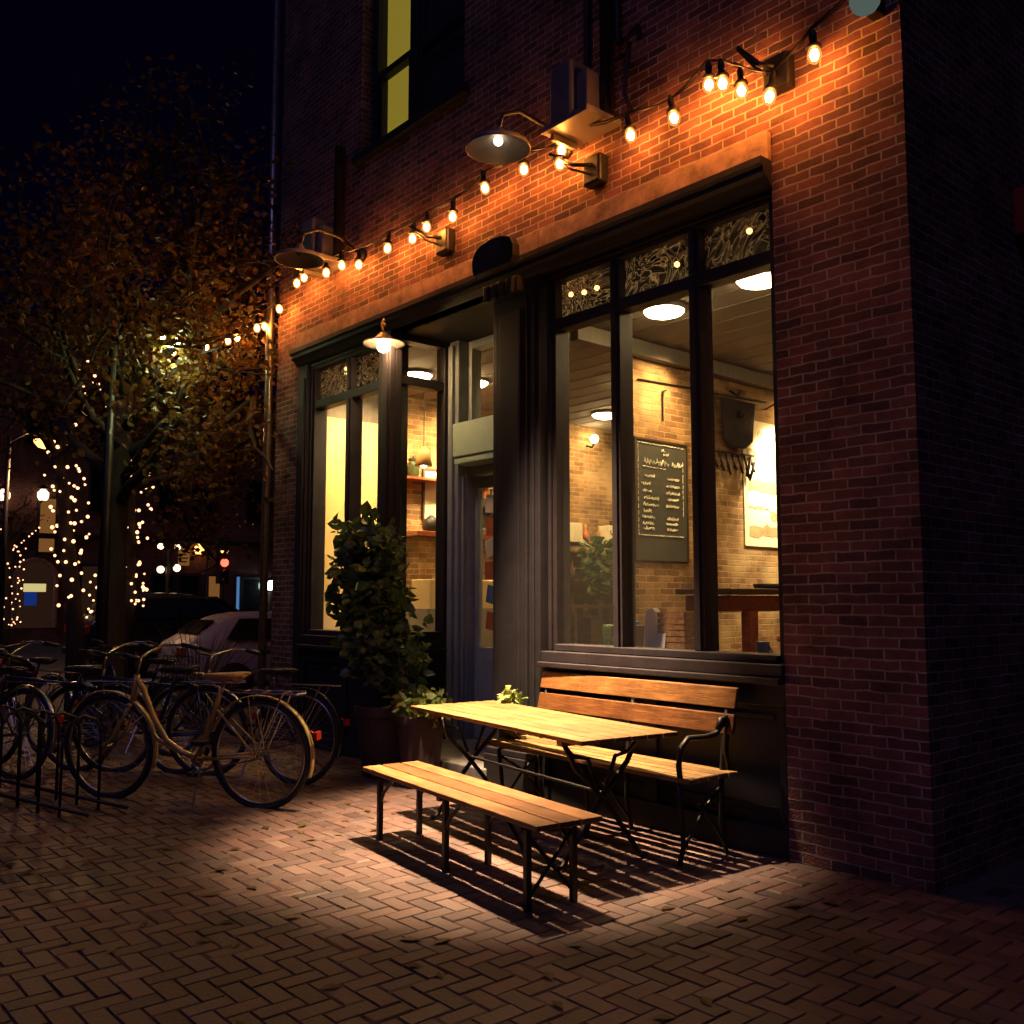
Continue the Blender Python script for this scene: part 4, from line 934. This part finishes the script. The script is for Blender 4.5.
for (p, d, L_, r) in lims: branch(lb_, tips, p, d, L_, r, 3, rs)
lb_.build('limbs', M['bark'], tr, smooth=True)
lv = MB(); n_l = 0
for tp in tips:
    for k in range(int(rs.uniform(17,40))):
        P = np.array(tp) + rs.normal(size=3)*np.array([.2,.2,.16])
        if P[2] < 2.05 or (P[0] > 1.7 and P[1] > 1.0) or (P[0] > 2.3 and P[2] < 3.2): continue
        PW = Vector((P[0]-11.56, P[1]-1.16, P[2])); cut = False
        for (bx, bz) in BULBS:
            if bx > -9.4: continue
            q_ = Vector((bx, YB, bz)); dd_ = (C0-q_).normalized(); tt_ = (PW-q_).dot(dd_)
            if -.1 < tt_ < 4 and (PW-q_-dd_*tt_).length < .1: cut = True; break
        if cut: continue
        lat = (P[0]-11.56)*.655 + (P[1]-1.16+4.9)*.756
        if lat < -4.95 and P[2] < 3.95: continue
        leaf(lv, P, rs.uniform(.05,.10), rs); n_l += 1
print('leaves', n_l, 'tips', len(tips), 'extent', min(t.x for t in tips), max(t.x for t in tips), min(t.z for t in tips), max(t.z for t in tips))
lv.build('crown', M['leaf_tree'], tr)
# trees wrapped in fairy lights
fbulb = MB().ball((0,0,0), .023, 8)
fb0 = [None]
def fairy(parent_loc, label, paths, group='fairy light strings on the tree trunks'):
    t = thing('fairy_lights', label, 'fairy lights', parent_loc, 0, group)
    c_ = MB(); 
    for pts in paths:
        c_.tube(pts, .005, 4)
        for p in pts:
            if fb0[0] is None: fb0[0] = fbulb.build('bulb', M['fairy'], t, smooth=True); o = fb0[0]
            else: o = fb0[0].copy(); COL.objects.link(o); o.parent = t
            o.location = Vector(p) + Vector((rnd.uniform(-.02,.02),)*3); s_ = rnd.uniform(.7,1.25); o.scale = (s_,)*3
    c_.build('cable', M['iron'], t)
def spiral(r, z0, z1, turns, n, lean=(0,0), jit=.05):
    return [((r*(1-.25*k/n))*math.cos(2*math.pi*turns*k/n)+lean[0]*k/n+rnd.uniform(-jit,jit), r*math.sin(2*math.pi*turns*k/n)+lean[1]*k/n+rnd.uniform(-jit,jit), z0+(z1-z0)*k/n+rnd.uniform(-jit,jit)) for k in range(n+1)]
def lit_tree(loc, lean, h, label, seed, r=.13):
    t = thing('lit_tree', label, 'tree', loc); rs = np.random.RandomState(seed)
    MB().tube([(0,0,0),(lean[0]*.1,lean[1]*.1,1.2),(lean[0]*.6,lean[1]*.6,h*.55),(lean[0],lean[1],h*.8)], [r*1.2,r,r*.8,r*.6], 10).build('trunk', M['bark'], t, smooth=True)
    b_ = MB(); tp = []
    for k in range(6):
        a = k*1.05+rs.uniform(0,.5); branch(b_, tp, (lean[0],lean[1],h*.72+.05*k), (math.cos(a)*.8,math.sin(a)*.8,1), .9, r*.35, 2, rs)
    b_.build('limbs', M['bark'], t)
    q = MB()
    for p in tp:
        for k in range(3): leaf(q, np.array(p)+rs.normal(size=3)*.12, rs.uniform(.06,.1), rs)
    q.build('crown', M['leaf_tree'], t)
lit_tree((-14.9,-.52,-.12), (0,-.4), 4.9, 'slim tree wrapped in fairy lights left of the big trunk', 31)
lit_tree((-14.42,0.02,-.12), (0,-.05), 4.9, 'slim tree wrapped in fairy lights right of the big trunk', 32)
fairy((-14.9,-.52,0), 'warm fairy lights spiralling up the slim trunk left of the big tree', [spiral(.2,1.28,3.7,9,78,(.1,-.34),.09), spiral(.1,4.4,5.0,2,9,(.25,-.1)), [(.1,-.2+.04*k,4.1+.13*k) for k in range(8)]])
fairy((-14.42,0.02,0), 'warm fairy lights spiralling up the slim trunk right of the big tree', [spiral(.2,1.5,3.6,8,62,(.1,0),.09), spiral(.22,1.45,1.75,2,18), [(0,-.3-.05*k,4.2+.1*k) for k in range(9)]])
lit_tree((-31.1,2.2,-.12), (0,.0), 4.4, 'small far tree wrapped in fairy lights at the left edge', 33)
fairy((-31.1,2.2,0), 'dense fairy lights on the small far tree at the left edge', [spiral(.3,.7,3.2,9,56,(0,.1),.1), [(0,.1+.1*k,3.0+.1*k) for k in range(8)], [(0,-.05*k,3.1+.1*k) for k in range(7)], spiral(.5,.8,2.6,3,20,(0,-.5),.25)])

# ornamental twigs by the trunk
tw = thing('twiggy_shrub', 'bare twiggy shrub growing behind the bicycles near the kerb', 'shrub', (-10.9,-.35,0))
q = MB(); rs = np.random.RandomState(14)
for k in range(120):
    a = rs.uniform(0,6.28); r0 = rs.uniform(0,.12); sp__ = rs.uniform(.1,.75); h = rs.uniform(.6,1.25)
    q.tube([(r0*math.cos(a),r0*math.sin(a),0),((r0+sp__*.35)*math.cos(a),(r0+sp__*.35)*math.sin(a),h*.6),((r0+sp__)*math.cos(a),(r0+sp__)*math.sin(a),h)], [.005,.004,.002], 4)
q.build('twigs', M['twig'], tw)

# ------------------------------------------------------------------ cars
def make_car(label, paint, L_=4.3, H_=1.42, group='cars parked along the street'):
    t = thing('parked_car', label, 'car', (0,0,0), 0, group)
    # stations from the rear bumper (x=0) to the nose (x=L): x, half width, floor, belt, top, top half width
    S = [(0,.70,.42,.78,.80,.62),(.06,.80,.34,.92,.94,.68),(.30,.85,.22,.97,1.05,.66),(.62,.87,.20,.97,H_-.08,.60),(1.0,.87,.20,.96,H_,.62),(1.7,.87,.2,.95,H_+.01,.62),(2.3,.87,.2,.93,H_-.05,.60),(2.75,.87,.2,.92,1.14,.64),(3.15,.87,.2,.9,.93,.72),(3.7,.86,.2,.82,.85,.70),(4.1,.80,.24,.70,.74,.62),(L_,.66,.34,.58,.62,.52)]
    vs = []; fs = []
    for (x, w, fl_, be, tp, tw_) in S:
        half = [(0,fl_),(w*.9,fl_),(w,fl_+.16),(w*1.0,(fl_+be)/2+.05),(w*.97,be),((w*.97+tw_)/2+.01,(be+tp)/2),(tw_,tp-.03 if tp-be > .1 else tp-.005),(tw_*.6,tp),(0,tp+.01)]
        ring = [(x,y,z) for y, z in half] + [(x,-y,z) for y, z in half[-2:0:-1]]
        vs += ring
    n = 16
    for i in range(len(S)-1):
        for k in range(n): fs.append((i*n+k, i*n+(k+1) % n, (i+1)*n+(k+1) % n, (i+1)*n+k))
    fs += [tuple(range(n))[::-1], tuple((len(S)-1)*n+k for k in range(n))]
    b_ = MB().add(vs, fs).build('body', M[paint], t, smooth=True)
    sd = b_.modifiers.new('sub', 'SUBSURF'); sd.levels = 2; sd.render_levels = 2
    for s_ in (-1,1):
        def side(x0, x1, x2, x3):
            q = [(x0,.845,1.0),(x1,.845,.99),(x2,.66,H_-.10),(x3,.66,H_-.10)]
            off = .018
            return MB().add([(a,(y+off)*s_,z) for a, y, z in q] + [(a,(y+off-.02)*s_,z) for a, y, z in q], [(0,1,2,3),(4,7,6,5),(0,4,5,1),(1,5,6,2),(2,6,7,3),(3,7,4,0)])
        side(.66,1.62,1.62,.92).build('side_window', M['carglass'], t); side(1.68,2.72,2.28,1.68).build('side_window', M['carglass'], t)
        for x in (.80,3.45):
            wl_ = MB().lathe([(.20,-.1),(.31,-.1),(.325,-.07),(.325,.07),(.31,.1),(.2,.1)], (x,.78*s_,.32), 28, Matrix.Rotation(R(90),3,'X')).build('wheel', M['tyre'], t, smooth=True)
            MB().lathe([(.001,-.09),(.1,-.085),(.2,-.07),(.2,.07),(.1,.085),(.001,.09)], (x,.80*s_,.32), 20, Matrix.Rotation(R(90),3,'X')).build('rim', M['chrome'], wl_, smooth=True)
        MB().box(-.005,.12,s_*.62-.14,s_*.62+.14,.74,.88).build('tail_light', M['redlens'], t, bevel=.02)
        MB().box(4.08,4.24,s_*.55-.13,s_*.55+.13,.6,.7).build('headlight', M['plate'], t, bevel=.02)
        MB().obox((2.5,s_*.98,1.0),(.12,.16,.1)).build('mirror', M[paint], t, bevel=.03)
        MB().tube([(1.3,s_*.895,.86),(1.46,s_*.895,.86)], .012).build('door_handle', M['chrome'], t)
    MB().add([(.27,-.55,1.09),(.27,.55,1.09),(.54,.52,H_-.12),(.54,-.52,H_-.12),(.30,-.55,1.08),(.30,.55,1.08),(.57,.52,H_-.13),(.57,-.52,H_-.13)], [(0,1,2,3),(4,7,6,5),(0,4,5,1),(1,5,6,2),(2,6,7,3),(3,7,4,0)]).build('rear_window', M['carglass'], t)
    MB().add([(2.42,-.56,H_-.06),(2.42,.56,H_-.06),(3.02,.64,1.02),(3.02,-.64,1.02),(2.40,-.56,H_-.09),(2.40,.56,H_-.09),(3.0,.64,.99),(3.0,-.64,.99)], [(3,2,1,0),(4,5,6,7),(0,1,5,4),(1,2,6,5),(2,3,7,6),(3,0,4,7)]).build('windscreen', M['carglass'], t)
    MB().box(-.02,.0,-.26,.26,.56,.68).build('number_plate', M['plate'], t)
    MB().box(-.04,.1,-.74,.74,.36,.5).build('bumper', M[paint], t, bevel=.04)
    return t
cs_ = make_car('silver car with dark side windows parked beyond the corner drainpipe', 'silver')
cs_.location = (-15.2,.95,-.12); cs_.rotation_euler = (0,0,R(84))
cd_ = make_car('dark car parked behind the bicycles on the left', 'darkcar')
cd_.location = (-16.9,-5.0,-.12); cd_.rotation_euler = (0,0,R(86))
c2 = copy_tree(cd_); c2.location = (-21.0,1.2,-.12); c2.rotation_euler = (0,0,R(88)); c2.scale = (1.15,1.1,1.25); tag(c2, 'tall dark car across the street seen over the silver car roof')

# ------------------------------------------------------------------ street lamps, signals, far houses
def street_lamp(loc, h, arm, label, mat, power, col, group='street lamps', ls=1.0):
    t = thing('street_lamp', label, 'street lamp', loc, 0, group)
    MB().tube([(0,0,0),(0,0,h)], [.07,.04], 10).lathe([(.13,0),(.13,.3),(.08,.4),(.07,.45)], n=12).build('post', M['iron'], t, smooth=True)
    MB().tube([(0,0,h-.1),(arm[0]*.5,arm[1]*.5,h+.12),(arm[0],arm[1],h+.08)], .03, 8).build('arm', M['iron'], t, smooth=True)
    hd_ = MB().lathe([(.02,.12),(.10,.08),(.15,.0),(.14,-.02)], (arm[0],arm[1],h), 16).build('hood', M['iron'], t, smooth=True)
    MB().lathe([(1e-5,-.11*ls),(.07*ls,-.09*ls),(.12*ls,-.03*ls),(.125*ls,-.001),(.001,-.001)], (arm[0],arm[1],h), 16).build('lens', mat, hd_, smooth=True)
    return t
street_lamp((-10.59,-1.55,0), 4.40, (.36,.50), 'street lamp glowing pale green inside the autumn tree crown', emit('green_white_glow', (.9,1,.5), 32), 0, (1,1,1))
o_ = [o for o in COL.objects if o.name.startswith('street_lamp')][0]
light('lamp_glow', 'POINT', (.36,.50,4.22), 32, (.9,1,.42), o_, shadow_soft_size=.1)
street_lamp((-21.5,-.1,-.12), 5.0, (0,.68), 'orange street lamp across the street left of the fairy lights', M['sodium'], 0, (1,1,1), ls=1.7)
light('lamp_glow', 'POINT', (0,.68,4.75), 420, (1,.5,.22), [o for o in COL.objects if o.name.startswith('street_lamp')][-1], shadow_soft_size=.1)
street_lamp((-28.9,7.4,-.12), 3.2, (.1,.5), 'far orange street lamp standing right of the traffic signal', M['sodium'], 0, (1,1,1))
ts = thing('traffic_signal', 'traffic signal with a red light near the silver car roof', 'traffic light', (-26.9,7.0,-.12))
MB().tube([(0,0,0),(0,0,3.0)], .06, 8).build('post', M['iron'], ts); hs = MB().box(-.1,.14,-.17,.17,2.1,2.95).build('housing', M['iron'], ts, bevel=.03)
MB().ball((.14,0,2.72), .12).build('red_light', M['redglow'], hs, smooth=True); MB().ball((.12,0,2.45), .09).ball((.12,0,2.2), .09).build('unlit_lens', M['carglass'], hs, smooth=True)
mh = thing('lamp_cluster', 'post with a cluster of four white globes beyond the parked cars', 'street lamp', (-25.8,4.95,-.12))
MB().tube([(0,0,0),(0,0,3.0)], .06, 8).tube([(0,-.28,2.55),(0,.28,2.55)],.03).tube([(0,-.28,3.02),(0,.28,3.02)],.03).build('post', M['iron'], mh)
for (y, z) in ((-.2,2.45),(.25,2.5),(-.22,3.08),(.25,3.08)): MB().ball((0,y,z), .1 if z < 3 else .085).build('globe', M['warmwhite'], mh, smooth=True)

def house(y0, y1, h, label, mat, wins, doors=()):
    t = thing('far_house', label, 'building', (-38,(y0+y1)/2,-.12), 0, 'houses across the street'); w = y1-y0
    MB().box(-8,0,-w/2,w/2,0,h).build('wall', M[mat], t)
    MB().box(-8.1,.2,-w/2,w/2,h,h+.3).build('cornice', M['riser'], t); MB().box(.001,.12,-w/2,w/2,3.9,4.1).build('string_course', M['riser'], t)
    for (y, z, ww, hh, m_) in wins:
        y -= (y0+y1)/2
        f_ = MB().box(0,.1,y-ww/2-.08,y-ww/2,z,z+hh).box(0,.1,y+ww/2,y+ww/2+.08,z,z+hh).box(0,.1,y-ww/2-.08,y+ww/2+.08,z+hh,z+hh+.1).box(0,.14,y-ww/2-.08,y+ww/2+.08,z-.1,z).build('window', M['frame'], t)
        MB().box(.002,.03,y-ww/2,y+ww/2,z,z+hh).build('pane', M[m_], f_)
    return t
M['warm_window'] = emit('warm_window_glow', (.5,.2,.05), .35)
M['dim_window'] = emit('dim_window_glow', (.12,.05,.03), .15)
house(-12, 3.0, 11, 'dark far house at the left edge of the street', 'brick_far', [(1.5,1.2,1.2,2.2,'carglass'),(-1,5,1,1.8,'carglass'),(1.5,5,1,1.8,'carglass')])
h2 = house(3.0, 8.2, 12, 'far brick house with an arched window and two lit lanterns', 'brick_far', [(5.0,3.4,.55,2.0,'warm_window'),(6.9,5.0,.8,1.8,'carglass'),(4.6,7.4,.9,1.8,'carglass'),(6.9,7.4,.9,1.8,'carglass'),(6.9,1.0,1.2,1.9,'dim_window')])
aw = MB().tube([(.06,-.9+.7*math.cos(a),2.4+.7*math.sin(a)) for a in [math.pi*k/12 for k in range(13)]], .09, 6).tube([(.06,-.2,.6),(.06,-.2,2.4)], .09, 6).tube([(.06,-1.6,.6),(.06,-1.6,2.4)], .09, 6).build('arched_window', M['stone'], h2)
MB().prism([(-.9+.66*math.cos(math.pi*k/12), 2.4+.66*math.sin(math.pi*k/12)) for k in range(13)]+[(-1.56,.6),(-.24,.6)], .002, .03, lambda p,q,t:(t,p,q)).build('pane', M['dim_window'], aw)
house(8.2, 12.2, 10, 'far house with three narrow dark doors and a lit upper sign', 'brick_far', [(9.4,.2,.8,2.4,'carglass'),(10.5,.2,.8,2.4,'carglass'),(11.5,.2,.6,2.4,'warm_window'),(9.6,4.8,.9,1.7,'carglass'),(11.0,4.8,.9,1.7,'carglass')])
house(12.2, 22, 10, 'far shop with a cold blue lit doorway near the corner drainpipe', 'brick_far', [(12.55,.3,.16,2.3,'blueglow'),(13.4,.3,1.3,2.3,'carglass'),(14.6,.4,.9,2.1,'blueglow'),(14.3,2.75,1.4,.3,'coolw'),(13.4,5,.9,1.7,'carglass')] if False else [(12.6,.3,.16,2.3,'blueglow'),(13.35,.3,1.0,2.2,'carglass'),(14.7,.4,1.0,2.1,'carglass'),(13.4,5,.9,1.7,'carglass')])
def lantern(y, z, label, mat, r=.2):
    t = thing('wall_lantern', label, 'wall lamp', (-38,y,z), 0, 'lit lanterns on the far houses')
    MB().tube([(0,0,-.1),(.3,0,-.05),(.35,0,.0)], .03).build('arm', M['iron'], t); MB().lathe([(r*.7,-.02),(r,.1),(r,.25),(r*.4,.38)], (.4,0,0), 12).build('lamp', mat, t, smooth=True); MB().lathe([(r*1.2,.36),(.02,.55)], (.4,0,0.02), 12).build('cap', M['iron'], t)
lantern(3.42, 5.1, 'lit lantern at the far left edge high on the far house', M['warmwhite'])
lantern(4.72, 5.2, 'lit lantern above the tall orange window of the far house', M['warmwhite'])
lantern(10.75, 3.4, 'orange lantern above the narrow dark doors', M['sodium'], .22)
lantern(13.95, 1.95, 'white lantern beside the blue lit doorway', M['coolwhite'], .2)
sgn = thing('shop_sign', 'small yellow and blue lit sign low on the far house', 'sign', (-37.95, 4.63, 1.3))
MB().box(0,.12,-.35,.4,.5,.8).build('panel', M['yellowsign'], sgn, bevel=.02); MB().box(0,.1,-.3,.1,0,.49).build('panel', M['bluesign'], sgn)
ps_ = thing('pole_sign', 'small square sign with pale lettering marks beside the orange lantern', 'sign', (-37.9, 10.2, 2.9))
MB().box(0,.06,-.22,.22,0,.75).build('panel', M['warm_window'], ps_); q = MB()
for k in range(4): q.box(.061,.07,-.15,.1+.05*(k % 2),.12+k*.15,.18+k*.15)
q.build('lettering', M['darkwood'], ps_)

# ------------------------------------------------------------------ sky, fill light, camera
w = bpy.data.worlds.new('World'); sc.world = w; w.use_nodes = True
N = w.node_tree.nodes; bg = N['Background']
bg.inputs[0].default_value = (.0006,.0004,.0032,1); bg.inputs[1].default_value = 1.0
fill_sun = light('fill_sun', 'SUN', (0,-10,20), .24, (.42,.34,1), angle=R(20)); aim(fill_sun, (-.35,.75,-.9))  # dim violet sun added as ambient fill, its source unseen

cam = bpy.data.cameras.new('camera'); co_ = bpy.data.objects.new('camera', cam); COL.objects.link(co_); sc.camera = co_
cam.sensor_width = 36; cam.lens = 36*944/1024; cam.clip_end = 500
pit = math.atan(88/944)
d = Vector((-math.cos(YAW)*math.cos(pit), math.sin(YAW)*math.cos(pit), math.sin(pit)))
co_.location = C0; co_.rotation_euler = d.to_track_quat('-Z','Y').to_euler()

sc.view_settings.view_transform = 'Standard'; sc.view_settings.look = 'None'
sc.view_settings.exposure = 0; sc.view_settings.gamma = 1
sc.render.engine = 'CYCLES'
sc.cycles.use_denoising = True
sc.cycles.max_bounces = 8; sc.cycles.transparent_max_bounces = 24; sc.cycles.diffuse_bounces = 4; sc.cycles.glossy_bounces = 4
sc.cycles.sample_clamp_indirect = 6
sc.cycles.caustics_reflective = False; sc.cycles.caustics_refractive = False
